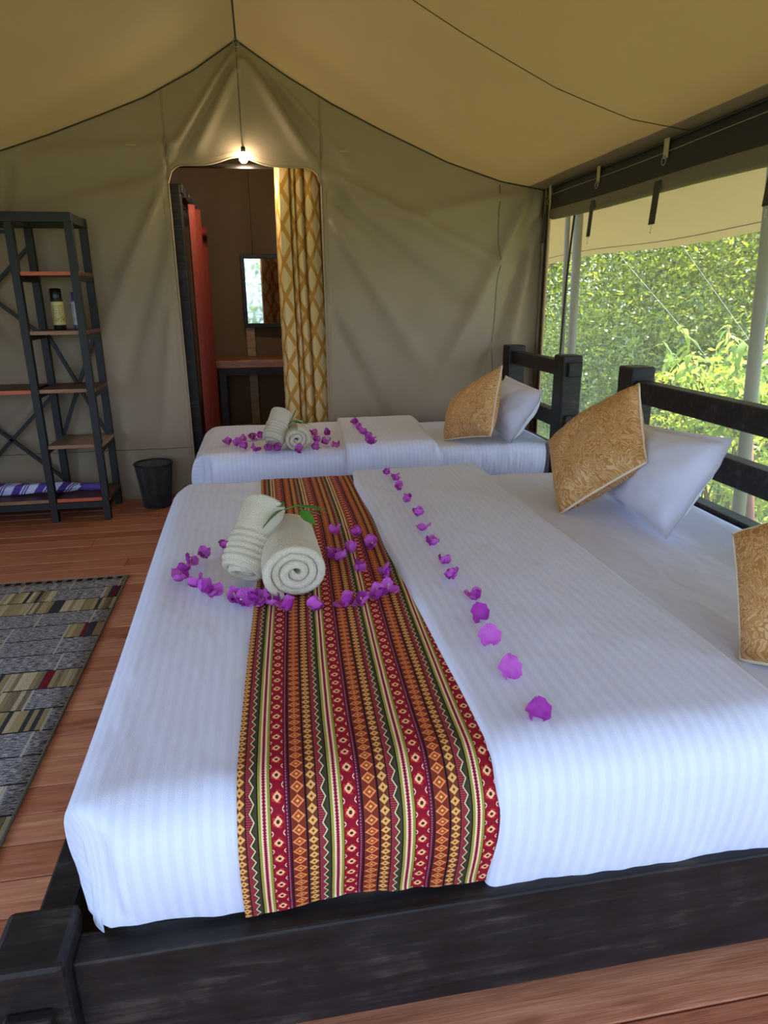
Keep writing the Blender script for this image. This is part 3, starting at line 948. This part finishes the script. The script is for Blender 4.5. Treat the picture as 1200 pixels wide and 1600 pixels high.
# ------------------------------------------------------------------ cushions and pillows
def pillow(name, label, cat, corners, T, mat, group=None, bow=.10, piping=None, flange=0, seed=0, puff=2.4, droop=0):
    """corners A,B,C,D in order round the edge, first face towards the camera"""
    A, B, C, D = [Vector(c) for c in corners]
    nrm = ((B - A).cross(D - A)).normalized()
    def P(s, t, side):
        bs = s * (1 - bow * (1 - t * t)); bt = t * (1 - bow * (1 - s * s))
        a, b = (bs + 1) / 2, (bt + 1) / 2
        p = A * (1 - a) * (1 - b) + B * a * (1 - b) + C * a * b + D * (1 - a) * b
        fs = 1 - flange
        ss, tt = min(1, abs(s) / fs), min(1, abs(t) / fs)
        h = ((1 - ss ** puff) * (1 - tt ** puff)) ** .5 if ss < 1 and tt < 1 else 0
        h = h * T / 2 * (1 + .12 * ns(s * 2 + seed, t * 2, seed)) + .0015
        h += .006 * ns(s * 5 + seed, t * 5, side) * (1 - ss * .5)
        w = .004 * ns(s * 4, t * 4, seed + 3) if flange else 0
        w += .02 * ns(s * 1.5, t * 1.5, seed + 8) * droop
        return p + nrm * (side * h + w)
    g = rng(-1, 1, 45)
    mb = MB()
    mb.grid(lambda s, t: P(s, t, 1), g, g, uvf=lambda s, t: (s * .22 + seed, t * .22))
    mb.grid(lambda s, t: P(s, t, -1), g, g, uvf=lambda s, t: (s * .22 + seed, t * .22), flip=True)
    o = mb.build(name, mat); tag(o, label, cat, group)
    if piping:
        e = []
        n = 20
        for i in range(n): e.append(P(-1 + 2 * i / n, -1, 0))
        for i in range(n): e.append(P(1, -1 + 2 * i / n, 0))
        for i in range(n): e.append(P(1 - 2 * i / n, 1, 0))
        for i in range(n): e.append(P(-1, 1 - 2 * i / n, 0))
        MB().tube(e, .0055, 6, True).build('piping', piping, o)
    return o
pillow('pillow', 'white pillow with a flat flanged edge on the near bed', 'pillow',
       [(1.515, 1.965, .945), (1.61, 2.74, .865), (1.47, 2.80, .56), (1.405, 2.10, .555)], .19, M['sheet'], None, .02, None, .09, 1, 2.4, 1)
pillow('pillow', 'white pillow leaning on the headboard of the far bed', 'pillow',
       [(1.665, 3.90, .845), (1.63, 4.50, .885), (1.53, 4.62, .53), (1.50, 3.99, .515)], .21, M['sheet'], None, .02, None, .07, 3, 2.4, 1)
pillow('cushion', 'gold swirl cushion with cream piping tilted against the near bed pillow', 'cushion',
       [(1.525, 2.61, 1.05), (1.27, 2.89, .765), (1.165, 2.495, .545), (1.40, 2.285, .80)], .22, M['cushion'], None, .035, M['piping'], 0, 5)
pillow('cushion', 'gold swirl cushion with cream piping tilted on the far bed', 'cushion',
       [(1.475, 4.14, .985), (1.24, 4.42, .735), (1.125, 4.19, .52), (1.345, 3.93, .585)], .22, M['cushion'], None, .035, M['piping'], 0, 9)
pillow('cushion', 'gold swirl cushion cut by the right edge of the photo on the near bed', 'cushion',
       [(1.46, 1.27, 1.00), (1.19, 1.50, .80), (1.105, 1.30, .55), (1.34, .98, .60)], .22, M['cushion'], None, .03, M['piping'], 0, 13)

# ------------------------------------------------------------------ rolled towels
def towel(label, base, tip, R, seed, ribs=True, group=None):
    """rolled towel from base to tip (axis ends), spiral showing at base"""
    a, b = Vector(base), Vector(tip); ax = (b - a); L = ax.length; ax.normalize()
    u = ax.cross(Vector((0, 0, 1))).normalized(); w = u.cross(ax).normalized()
    th = .024; turns = R / (th * 1.08); n = int(turns * 26)
    def sp(i, s):
        t = i / n; ang = t * turns * 2 * PI + seed
        r = .006 + (R - .006) * t
        return r, ang
    mb = MB()
    # spiral sheet, thick in the radial direction, with rounded ends
    prof = [(0.0, .25), (.004, .05), (.010, 0.0)]
    def pt(i, k):
        r, ang = sp(i, 0)
        i = i
        r += .0018 * ns(math.cos(ang) * 3, math.sin(ang) * 3, k[0] * 30 + seed)
        rib = .0060 * abs(math.sin((k[0]) * PI / .019)) if ribs and .020 < k[0] < .115 and k[1] > 0 else 0
        rr = r + k[1] * th / 2 + rib
        if k[1] < 0: rr = max(.002, rr)
        q = a + ax * (k[0] + .006 * math.sin(ang * .5)) + (u * math.cos(ang) + w * math.sin(ang) * .93) * rr
        return q
    zs = [(.006, -.9), (.001, -.5), (0, 0), (.001, .5), (.006, .9)] + [(z, 1) for z in rng(.012, L - .012, 44)] + [(L - .006, .9), (L, 0), (L - .006, -.9)] + [(z, -1) for z in rng(L - .012, .012, 3)] + [(.006, -.9)]
    mb.grid(lambda i, k: pt(i, zs[int(k)]), list(range(n + 1)), list(range(len(zs))))
    o = mb.build('rolled_towel', M['towel']); return tag(o, label, 'towel', group)
towel('cream rolled towel lying diagonally at the left of the near bed heart, ribbed end down', (-.095, 1.885, .632), (-.012, 2.03, .80), .066, 1)
towel('cream rolled towel with its spiral end facing out on the near bed', (.056, 1.76, .671), (.045, 2.06, .678), .086, 2.2, False)
towel('smaller looking cream rolled towel leaning at the left on the far bed', (.03, 4.0, .59), (.10, 4.12, .745), .062, .6)
towel('cream rolled towel with its spiral end facing out on the far bed', (.168, 3.93, .612), (.165, 4.2, .62), .072, 2.9, False)

# leaf sprigs lying on the towels
leaf_me = None
def leaf_mesh(L, w, bend=.25, name='leaf', mat=None):
    mb = MB(); n = 7
    for i in range(n + 1):
        t = i / n; hw = w / 2 * math.sin(min(1, t * 1.02 + .02) * PI) ** .8 * (1.15 - .45 * t)
        z = -bend * L * t * t
        for s in (-1, 0, 1): mb.v.append((s * hw, L * t, z + abs(s) * hw * .25))
    for i in range(n):
        for j in range(2):
            k = i * 3 + j
            mb.face([k, k + 1, k + 4, k + 3], [(j / 2, i / n), ((j + 1) / 2, i / n), ((j + 1) / 2, (i + 1) / n), (j / 2, (i + 1) / n)], True)
    return mb.mesh(name, mat)
gl_me = leaf_mesh(.088, .052, .2, 'leaf', M['green'])
gl_me2 = leaf_mesh(.10, .016, .15, 'leaf', M['green'])
def place(me, name, loc, d, roll, parent, sc=1):
    o = bpy.data.objects.new(name, me); COL.objects.link(o)
    d = Vector(d).normalized(); q = d.to_track_quat('Y', 'Z')
    mm = Matrix.Translation(loc) @ q.to_matrix().to_4x4() @ Matrix.Rotation(roll, 4, 'Y')
    o.matrix_world = mm; o.location = loc; o.rotation_euler = mm.to_euler(); o.scale = (sc,) * 3
    if parent: o.parent = parent; o.matrix_parent_inverse = world(parent).inverted()
    return o
def sprig(label, c, leaves):
    t = thing('leaf_sprig', label, 'leaves', c)
    c = Vector(c)
    for me, off, d, roll, sc in leaves: place(me, 'leaf', c + Vector(off), d, roll, t, sc)
    MB().tube([c + Vector((.0, 0, .0)), c + Vector((.04, .006, .008)), c + Vector((.10, .01, -.008))], .0025, 5).build('stem', M['green'], t)
sprig('green leaf sprig tucked between the towels on the near bed', (.035, 1.95, .802),
      [(gl_me, (0, 0, .0), (-.9, -.45, -.35), .3, 1.0), (gl_me, (0, .01, .004), (-.45, .7, .05), -.2, .7), (gl_me2, (.02, .0, .006), (1, .15, -.02), .1, 1.15),
       (gl_me2, (.03, 0, .0), (1, -.02, -.18), -.4, 1.1), (gl_me, (.045, -.005, -.008), (.75, -.55, -.45), .4, .72), (gl_me2, (.06, .01, 0), (.9, .35, -.25), .3, .9)])
sprig('green leaf sprig standing up between the towels on the far bed', (.145, 4.06, .70),
      [(gl_me2, (0, 0, 0), (.35, .1, .95), .2, .95), (gl_me2, (0, 0, 0), (.65, .2, .6), -.3, .9), (gl_me, (0, 0, 0), (-.5, -.4, -.2), 0, .7),
       (gl_me2, (.01, 0, 0), (1, -.2, -.1), .2, 1.1), (gl_me2, (.02, 0, 0), (1, .1, -.2), -.2, 1.25), (gl_me, (.02, 0, .0), (.8, -.5, -.3), .3, .6)])

# ------------------------------------------------------------------ bougainvillea flowers
def bract(seed, L=.026, w=.024, mat=None, cup=.5):
    rnd = random.Random(seed); n = 6; mb = MB(); cols = rng(-1, 1, 5)
    cr = rnd.uniform(.5, 1); ph = rnd.uniform(0, 6)
    for i in range(n + 1):
        t = i / n; hw = w / 2 * (math.sin(min(1, .10 + t * .885) * PI) ** .62) * (1.05 - .1 * t) * (1 + .10 * math.sin(t * 17 + ph))
        for s in cols:
            z = cup * L * t * t * .9 + cup * .75 * hw * s * s + .0052 * cr * math.sin(s * 5 + t * 6 + ph)
            mb.v.append((s * hw + .0014 * math.sin(t * 9 + ph), L * t, z))
    for i in range(n):
        for j in range(4):
            k = i * 5 + j; mb.face([k, k + 1, k + 6, k + 5], None, True)
    return mb.mesh('bract', mat)
BR = [bract(i, .025 + .003 * (i % 3), .031 + .004 * (i % 2), M['br1'] if i % 3 else M['br2'], .35 + .14 * (i % 4)) for i in range(9)]
TUBE = MB().tube([(0, 0, 0), (.001, .001, .008), (.0, .002, .016)], [.0012, .0016, .0022], 6).mesh('tube', M['stem'])
def flower(x, y, z, label, group, i, sc=1.0, single=False):
    t = thing('bougainvillea_flower', label, 'flower', (x, y, z), group, random.uniform(0, 6.28))
    t.rotation_euler = (random.uniform(-.5, .5), random.uniform(-.5, .5), random.uniform(0, 6.28))
    t.scale = (sc,) * 3
    if single: t.rotation_euler = (.42, random.uniform(-.15, .15), random.uniform(-.2, .2))
    n = 1 if single else 3
    for k in range(n):
        o = bpy.data.objects.new('bract', BR[(i * 2 + k * 3 + k) % 9]); COL.objects.link(o); o.parent = t
        el = random.uniform(.0, 1.0) if not single else random.uniform(.0, .3)
        if single: o.scale = (1.4, 1.55, 1.5)
        a = k * 2 * PI / n + random.uniform(-.3, .3)
        o.rotation_euler = (Matrix.Rotation(a, 3, 'Z') @ Matrix.Rotation(el, 3, 'X')).to_euler()
        o.location = Matrix.Rotation(a, 3, 'Z') @ Vector((0, -.022 if single else 0, -.008 if single else -.004))
    if not single:
        o = bpy.data.objects.new('flower_tube', TUBE); COL.objects.link(o); o.parent = t; o.rotation_euler = (random.uniform(-.4, .4), random.uniform(-.4, .4), 0)
near = [(-0.165, 2.212), (-0.221, 2.134), (-0.265, 2.081), (-0.277, 2.01), (-0.286, 1.952), (-0.232, 1.899), (-0.209, 1.858), (-0.179, 1.821), (-0.119, 1.779), (-0.097, 1.758), (-0.063, 1.764), (-0.041, 1.764), (-0.017, 1.734), (0.025, 1.69), (0.095, 1.68), (0.187, 1.691), (0.231, 1.698), (0.28, 1.723), (0.313, 1.76), (0.32, 1.867), (0.25, 1.926), (0.326, 2.139), (0.291, 2.25), (0.212, 2.287), (0.249, 2.087), (0.184, 2.053), (0.199, 2.022)]
line = [(0.531, 2.996), (0.549, 2.888), (0.535, 2.729), (0.539, 2.546), (0.536, 2.361), (0.517, 2.194), (0.509, 2.046), (0.509, 1.88), (0.5, 1.766), (0.528, 1.613), (0.502, 1.513), (0.491, 1.397), (0.491, 1.246), (0.491, 1.09)]
far = [(-0.239, 4.203), (-0.187, 4.133), (-0.155, 4.245), (-0.136, 4.047), (-0.101, 4.337), (-0.041, 4.366), (-0.079, 3.97), (-0.013, 3.975), (0.042, 3.96), (0.172, 3.88), (0.28, 3.93), (0.403, 3.98), (0.347, 4.074), (0.291, 4.166), (0.389, 4.358), (0.293, 4.402)]
fl_ = [(0.592, 4.551), (0.583, 4.357), (0.585, 4.221), (0.599, 4.068), (0.598, 3.95), (0.598, 3.88)]
ORD = ['first', 'second', 'third', 'fourth', 'fifth', 'sixth', 'seventh', 'eighth', 'ninth', 'tenth', 'eleventh', 'twelfth', 'thirteenth', 'fourteenth', 'fifteenth', 'sixteenth']
n_in_left = 15
for i, (x, y) in enumerate(near):
    if i < 8: lb = 'magenta flower, %s along the left lobe of the near heart from the towels' % ORD[i]
    elif i < 15: lb = 'magenta flower, %s from the left in front of the near bed towels' % ORD[i - 8]
    elif i < 21: lb = 'magenta flower, %s up the right side of the heart on the red runner' % ORD[i - 15]
    else: lb = 'magenta flower, %s at the upper right of the heart on the runner' % ORD[i - 21]
    flower(x, y, .602, lb, 'flowers of the near bed heart', i, 1.25)
for i, (x, y) in enumerate(reversed(line)):
    flower(x, y, .625 if i else .622, 'magenta flower, %s from the near end of the near bed row' % ORD[i], 'row of flowers on the near bed', i + 30, 1.15, i in (0, 1, 2, 3))
for i, (x, y) in enumerate(far):
    flower(x, y, .556, 'magenta flower, %s round the far bed heart from its left tip' % ORD[i], 'flowers of the far bed heart', i + 50, 1.5)
for i, (x, y) in enumerate(reversed(fl_)):
    flower(x, y, .586, 'magenta flower, %s from the near end of the far bed row' % ORD[i], 'row of flowers on the far bed', i + 70, 1.5)

# ------------------------------------------------------------------ rug
rugx, rugy = -.775, 3.515
rw = MB().grid(lambda x, y: (rugx + x, rugy + y, .009 + .0015 * ns(x * 3, y * 3)), rng(-2.0, 0, 30), rng(-2.75, 0, 40)).build('rug', M['rug'])
tag(rw, 'grey and tan patchwork rug on the wooden floor left of the near bed', 'rug'); solid(rw, .008, -1)
MB().tube([(rugx - 2, rugy, .007), (rugx, rugy, .007), (rugx, rugy - 2.75, .007), (rugx - 2, rugy - 2.75, .007)], .006, 8, True).build('binding', M['rugedge'], rw)

# ------------------------------------------------------------------ shelving unit
su = thing('shelving_unit', 'black steel frame shelving unit with wooden shelves against the tent wall', 'shelf', (-1.75, 4.75, 0))
P = .044; yf, yb = 4.57, 4.93
XS = [(-1.415, 'r'), (-1.085, 'r'), (-2.05, 'l'), (-2.38, 'l')]
for x, _ in XS:
    for y in (yf, yb):
        MB().box((x - P / 2, y - P / 2 + (.022), 0), (x + P / 2, y + P / 2 + .022, 1.8405), .002).build('post', M['frame'], su)
MB().box((-2.40, yf, 1.84), (-1.063, yf + .044, 1.895), .002).build('top_rail', M['frame'], su)
MB().box((-2.40, yb, 1.84), (-1.063, yb + .044, 1.895), .002).build('top_rail', M['frame'], su)
for x, _ in XS: MB().box((x - .02, yf + .03, 1.84), (x + .02, yb + .02, 1.893), .002).build('top_rail', M['frame'], su)
MB().box((-2.40, yf + .002, .088), (-1.063, yf + .04, .128), .002).build('bottom_rail', M['frame'], su)
MB().box((-2.40, yb + .002, .088), (-1.063, yb + .04, .128), .002).build('bottom_rail', M['frame'], su)
for x, _ in XS: MB().box((x - .02, yf + .03, .088), (x + .02, yb + .02, .13), .002).build('bottom_rail', M['frame'], su)
for xa, xb in ((-1.395, -1.06), (-2.40, -2.03)):
    for z, me, mm in ((1.545, 'edge', 'shelf'), (1.20, 'edge2', 'shelf'), (.845, 'edge2', 'shelf'), (.488, 'edge2', 'shelf2')):
        sh = MB().box((xa, yf + .026, z), (xb, yb + .03, z + .022), .001).build('shelf_board', M[mm], su)
        MB().box((xa, yf + .018, z), (xb, yf + .027, z + .022)).build('board_edge', M[me], sh)
        for x in (xa - .02, xb - .02):
            MB().box((x - .016 + .0, yf + .04, z - .034), (x + .016, yb + .02, z), .001).build('shelf_bearer', M['frame'], su)
ds = MB().box((-2.03, yf + .026, .845), (-1.44, yb + .03, .867), .001).build('desk_board', M['shelf'], su)
MB().box((-2.03, yf + .018, .845), (-1.44, yf + .027, .867)).build('board_edge', M['edge'], ds)
for xa, xb, me in ((-2.40, -1.44, 'edge2'), (-1.39, -1.06, 'edge')):
    sh = MB().box((xa, yf + .026, .13), (xb, yb + .03, .152), .001).build('bottom_board', M['shelf'], su)
    MB().box((xa, yf + .018, .13), (xb, yf + .027, .152)).build('board_edge', M[me], sh)
def brace(a, b, w=.022): MB().bar(a, b, w, w).build('brace', M['frame'], su)
y = yb + .035
brace((-1.43, y, 1.73), (-2.03, y, 1.16)); brace((-1.43, y, 1.18), (-2.03, y, 1.71))
brace((-1.43, y, .78), (-2.03, y, .20)); brace((-1.43, y, .20), (-2.03, y, .78))
brace((-1.40, y, 1.19), (-1.10, y, .50)); brace((-1.10, y, 1.19), (-1.40, y, .50))
MB().bar((-2.40, 4.74, 1.80), (-1.44, 4.74, 1.80), .02, .02).build('clothes_rod', M['frame'], su)
MB().bar((-1.45, 4.74, 1.80), (-1.45, 4.74, 1.86), .02, .02).build('rod_hanger', M['frame'], su)

can = thing('spray_can', 'gold and black aerosol can standing on the shelf', 'can', (-1.255, 4.75, 1.2235))
MB().lathe([(.001, 0), (.034, 0), (.037, .006), (.037, .185), (.033, .195)], 20, (0, 0, 0)).build('can_body', M['can1'], None).parent = can
MB().lathe([(.034, .19), (.035, .20), (.034, .245), (.028, .25), (.001, .25)], 20).build('cap', M['black'], None).parent = can
can2 = thing('spray_can', 'pale aerosol can with purple cap half hidden behind the shelf post', 'can', (-1.135, 4.72, 1.2235))
MB().lathe([(.001, 0), (.028, 0), (.030, .006), (.030, .17), (.026, .178)], 18).build('can_body', M['can2'], None).parent = can2
MB().lathe([(.026, .175), (.024, .18), (.022, .225), (.001, .228)], 18).build('cap', M['purple'], None).parent = can2

um = thing('folded_umbrella', 'folded purple and white striped umbrella lying on the bottom shelf', 'umbrella', (-1.6, 4.76, .19))
def um_pt(t, a):
    r = .052 - .012 * t + .006 * math.sin(a * 4 + t * 9) - .02 * sst(.88, 1, t)
    return (-2.05 + .78 * t, 4.76 + r * math.cos(a), .153 + .044 + r * .78 * math.sin(a) - .006 * t)
MB().grid(um_pt, rng(0, 1, 50), rng(0, 2 * PI, 25), uvf=lambda t, a: (t, a / 2 / PI)).build('canopy', M['stripe'], um)
MB().tube([(-1.28, 4.76, .19), (-1.24, 4.76, .185), (-1.14, 4.76, .181), (-1.12, 4.76, .181)], [.022, .027, .027, .018], 12).build('handle', M['purple'], um)

# ------------------------------------------------------------------ waste bin of wire mesh
bn = thing('waste_bin', 'black wire mesh waste bin on the floor beside the doorway', 'bin', (-.80, 4.83, 0))
bc_ = (-.80, 4.84)
def bp(t, k, h=.305): r = .092 + .036 * t; return (bc_[0] + r * math.cos(k), bc_[1] + r * math.sin(k), .006 + h * t)
wm = MB()
for i in range(110):
    k = 2 * PI * i / 110; wm.bar(bp(0, k), bp(1, k), .0024, .0024)
for i in range(44):
    t = i / 43; wm.tube([bp(t, 2 * PI * j / 40) for j in range(40)], .0012, 3, True)
wm.tube([bp(.002, 2 * PI * j / 40) for j in range(40)], .004, 6, True)
tag(wm.build('mesh_wall', M['mesh'], bn), kind='stuff')
MB().tube([bp(1.0, 2 * PI * j / 48) for j in range(48)], .0065, 8, True).build('rim', M['mesh'], bn)
MB().lathe([(.001, .008), (.092, .008), (.095, .05), (.093, .05), (.09, .011), (.001, .011)], 40, (bc_[0], bc_[1], 0)).build('base', M['mesh'], bn)

# ------------------------------------------------------------------ outside
GZ = -.45
gr = MB().grid(lambda x, y: (x, y, GZ + .05 * ns(x * .3, y * .3) + .02 * max(0, x - 6)), rng(-30, 40, 60), rng(-30, 45, 60)).build('ground', M['ground'])
tag(gr, kind='structure')
aw = MB().grid(lambda t, y: (2.02 + t * 1.3, y, 2.32 - t * .53 - .04 * math.sin(t * PI) + .015 * math.sin(y * 2.1) * t + .010 * (5 - y) * t), rng(0, 1, 14), rng(-1.7, 8.6, 50)).build('awning', M['awning'])
tag(aw, 'beige canvas awning edge hanging outside the netting window', 'awning')
MB().tube([(2.02 + .9 * 1.3, y, 2.32 - .9 * .53 - .018 + .0135 * math.sin(y * 2.1) + .009 * (5 - y)) for y in rng(-1.7, 8.6, 40)], .003, 4).build('hem_seam', M['strapd'], aw)
def pole(label, a, b, r, mat='pole', nm='tent_pole'): return tag(MB().tube([a, b], r, 10).build(nm, M[mat]), label, 'pole')
pole('thick grey tent pole outside, first from the far corner of the window', (2.4, 5.10, GZ), (2.4, 5.19, 2.10), .033)
pole('thinner pole standing just left of the thick grey tent pole outside', (2.36, 5.22, .75), (2.36, 5.30, 2.10), .020)
pole('grey tent pole outside near the right edge of the photo', (2.4, 2.96, GZ), (2.4, 3.135, 2.10), .033)
pole('rust brown post outside behind the near headboard', (2.7, 3.14, GZ), (2.7, 3.44, .75), .028, 'rust', 'post')
def rope(label, pts): tag(MB().tube(pts, .0016, 4).build('guy_rope', M['rope']), label, 'rope')
rope('white guy rope slanting down across the trees outside', [(3.3, 5.2, 1.75), (4.6, 4.9, .2), (5.2, 4.75, GZ)])
rope('second white guy rope slanting down left of the first', [(3.3, 6.2, 1.75), (4.7, 5.9, .3), (5.4, 5.8, GZ)])

def crown(seed, n, R, H, leaf, mat, clumps=26):
    rnd = random.Random(seed); mb = MB(); cl = []
    for _ in range(clumps):
        while True:
            p = Vector((rnd.uniform(-1, 1), rnd.uniform(-1, 1), rnd.uniform(-1, 1)))
            if p.length < 1: break
        cl.append((Vector((p.x * R, p.y * R, H / 2 + p.z * H / 2)), rnd.uniform(.25, .55) * R))
    for i in range(n):
        c, r = cl[i % clumps]
        d = Vector((rnd.gauss(0, 1), rnd.gauss(0, 1), rnd.gauss(0, 1))).normalized() * r * rnd.uniform(.55, 1.1)
        p = c + d
        a = Vector((rnd.gauss(0, 1), rnd.gauss(0, 1), rnd.gauss(-.5, .6))).normalized()
        b = a.cross(Vector((rnd.gauss(0, 1), rnd.gauss(0, 1), rnd.gauss(0, 1)))).normalized()
        L = leaf * rnd.uniform(.6, 1.2); w = L * .38
        k = len(mb.v)
        mb.v += [tuple(p), tuple(p + a * L * .5 + b * w * .5), tuple(p + a * L), tuple(p + a * L * .5 - b * w * .5)]
        mb.face([k, k + 1, k + 2, k + 3])
    return mb.mesh('foliage', mat)
def trunk(seed, H, r, lean, branches=7):
    rnd = random.Random(seed); mb = MB(); pts = []; x = y = 0
    for i in range(9):
        t = i / 8; pts.append((x, y, H * t)); x += lean[0] * H / 8 + rnd.uniform(-.05, .05); y += lean[1] * H / 8 + rnd.uniform(-.05, .05)
    mb.tube(pts, [r * (1 - .75 * i / 8) for i in range(9)], 7)
    for b in range(branches):
        i = rnd.randint(2, 7); p = Vector(pts[i]); d = Vector((rnd.gauss(0, 1), rnd.gauss(0, 1), rnd.uniform(.2, 1.3))).normalized()
        q = [p]; 
        for s in range(5): q.append(q[-1] + d * H * .09 + Vector((rnd.uniform(-.05, .05), rnd.uniform(-.05, .05), .02)))
        mb.tube(q, [r * .35 * (1 - s / 6.5) for s in range(6)], 5)
    return mb.mesh('trunk', M['bark'])
CR = [crown(1, 15000, 1.5, 3.6, .085, M['leafA']), crown(2, 15000, 1.6, 3.4, .085, M['leafB']), crown(3, 15000, 1.4, 3.8, .075, M['leafA'])]
TR = [trunk(11, 3.9, .09, (.05, .02)), trunk(12, 3.6, .07, (-.08, .05)), trunk(13, 3.8, .06, (.1, -.06))]
def tree(x, y, k, h0, sc, rz, label, group):
    t = thing('tree', label, 'tree', (x, y, GZ), group, rz); t.scale = (sc, sc, sc)
    a = bpy.data.objects.new('trunk', TR[k]); COL.objects.link(a); a.parent = t
    b = bpy.data.objects.new('foliage', CR[k]); COL.objects.link(b); b.parent = t; b.location = (0, 0, h0); tag(b, kind='stuff')
FRONT = [(6.2, 7.4), (7.6, 8.6), (5.4, 9.3), (9.2, 8.0), (7.9, 6.3), (6.9, 10.6), (8.9, 10.2), (9.8, 6.2)]
FL = ['leafy green tree closest to the far window pole', 'leafy tree in the middle of the thicket behind the pale ropes', 'leafy tree at the far left corner of the netting window',
      'leafy tree in the middle distance behind the bright shrub', 'leafy tree just behind the bright yellow-green shrub', 'leafy tree second from the left corner of the netting window',
      'leafy tree rising behind the middle of the netting window', 'leafy tree at the right edge of the photo behind the grey pole']
rnd = random.Random(5)
for i, (x, y) in enumerate(FRONT):
    tree(x, y, i % 3, 0, rnd.uniform(1.0, 1.15), rnd.uniform(0, 6.28), FL[i], None)
for i, (x, y) in enumerate([(11.5, 6.4), (11.2, 9.2), (10.6, 12.0), (8.0, 13.0), (5.2, 12.6), (13.5, 8.2), (12.6, 12.0), (9.6, 15.6), (6.3, 16.0), (13.6, 15.2), (14.2, 4.6), (3.5, 15.5)]):
    tree(x, y, (i + 1) % 3, 0, rnd.uniform(1.45, 1.75), rnd.uniform(0, 6.28), 'dense green tree in the rear of the thicket seen through the netting', 'rear thicket trees')
for i, (x, y) in enumerate([(-3.5, -8), (0.4, -9), (4.2, -8.4), (-9, -3), (-9.5, 2.4), (-9.6, 8)]):
    tree(x, y, i % 3, 0, 1.35, i * 1.3, 'green tree standing beyond the open front of the tent', 'trees in front of the tent')
BU = [(5.2, 7.9), (6.4, 6.2), (7.3, 7.4), (6.1, 9.1), (4.6, 9.4), (8.3, 8.9), (8.8, 7.0), (7.0, 5.2), (7.9, 11.2), (10.2, 7.7), (10.0, 9.9), (5.6, 11.0), (9.6, 5.0)]
BL = ['green bush right behind the far grey pole', 'green bush left of the yellow-green shrub', 'green bush under the middle of the thicket', 'green bush low in the thicket behind the far headboard',
      'green bush at the far left corner of the netting window', 'green bush behind the near headboard post', 'green bush behind the yellow-green shrub', 'green bush at the right edge of the photo below the trees',
      'green bush deep in the thicket behind the far pole', 'green bush deep in the thicket behind the shrub', 'green bush deep in the middle of the thicket', 'green bush at the back left of the thicket', 'green bush at the back right of the thicket']
bmh = [crown(41, 11000, 1.15, 1.7, .075, M['leafB'], 22), crown(42, 11000, 1.2, 1.5, .07, M['leafA'], 22)]
for i, (x, y) in enumerate(BU):
    t = thing('bush', BL[i], 'bush', (x, y, GZ), None, i * 1.7)
    b = bpy.data.objects.new('foliage', bmh[i % 2]); COL.objects.link(b); b.parent = t; tag(b, kind='stuff')
    MB().tube([(0, 0, 0), (.03, .02, .5), (-.04, .05, 1.0)], [.04, .03, .015], 6).build('stem', M['bark']).parent = t

# near shrub with large drooping leaves
sl = leaf_mesh(.16, .058, .5, 'leaf', M['leafC'])
sh = thing('shrub', 'bright yellow-green shrub with large drooping leaves just outside the window', 'shrub', (3.6, 5.05, GZ))
rnd = random.Random(9)
nl = 0
for b in range(16):
    base = Vector((3.65 + rnd.uniform(-.3, .3), 5.0 + rnd.uniform(-.4, .3), GZ))
    ang = rnd.uniform(0, 6.28); top = 1.0 + rnd.uniform(-.1, .65)
    rad = rnd.uniform(.25, .95)
    tip = Vector((3.65 + rad * math.cos(ang) * .6, 5.0 + rad * math.sin(ang), GZ + top + .15))
    if b == 0: tip = Vector((3.55, 5.75, 1.0))
    if b == 1: tip = Vector((3.5, 5.9, .72))
    if b == 2: tip = Vector((3.6, 4.75, 1.05))
    if b == 3: tip = Vector((3.7, 4.45, 1.15))
    if b == 4: tip = Vector((3.6, 5.4, .85))
    pts = [base + (tip - base) * t + Vector((0, 0, .28 * math.sin(t * PI))) for t in rng(0, 1, 9)]
    MB().tube(pts, [.010 - .0009 * i for i in range(9)], 5).build('stem', M['rust'] if b % 2 else M['green'], sh)
    for i in range(18):
        if nl >= 290: break
        t = .35 + .65 * (i / 17); k = min(7, int(t * 8)); p = pts[k] + (pts[k + 1] - pts[k]) * (t * 8 - k)
        d = Vector((rnd.gauss(0, 1), rnd.gauss(0, 1), rnd.uniform(-.9, .2))).normalized()
        place(sl, 'leaf', p, d, rnd.uniform(-.5, .5), sh, rnd.uniform(.65, 1.1)); nl += 1
lf = crown(31, 5200, .8, 1.25, .085, M['leafC'], 18)
o = bpy.data.objects.new('small_leaves', lf); COL.objects.link(o); o.location = (3.95, 4.95, GZ + .05); o.parent = sh; o.matrix_parent_inverse = world(sh).inverted(); tag(o, kind='stuff')

gb = MB(); rnd = random.Random(3)
for i in range(9000):
    x, y = rnd.uniform(3.2, 11), rnd.uniform(2.5, 13); h = rnd.uniform(.05, .13); a = rnd.uniform(0, 6.28)
    c, s_ = math.cos(a) * .006, math.sin(a) * .006; k = len(gb.v); z = GZ + .05 * ns(x * .3, y * .3) + .02 * max(0, x - 6)
    lx, ly = rnd.uniform(-.04, .04), rnd.uniform(-.04, .04)
    gb.v += [(x - c, y - s_, z), (x + c, y + s_, z), (x + lx, y + ly, z + h)]; gb.face([k, k + 1, k + 2])
tag(gb.build('grass', M['grass']), 'short green grass on the ground outside the netting', 'grass', None, 'stuff')
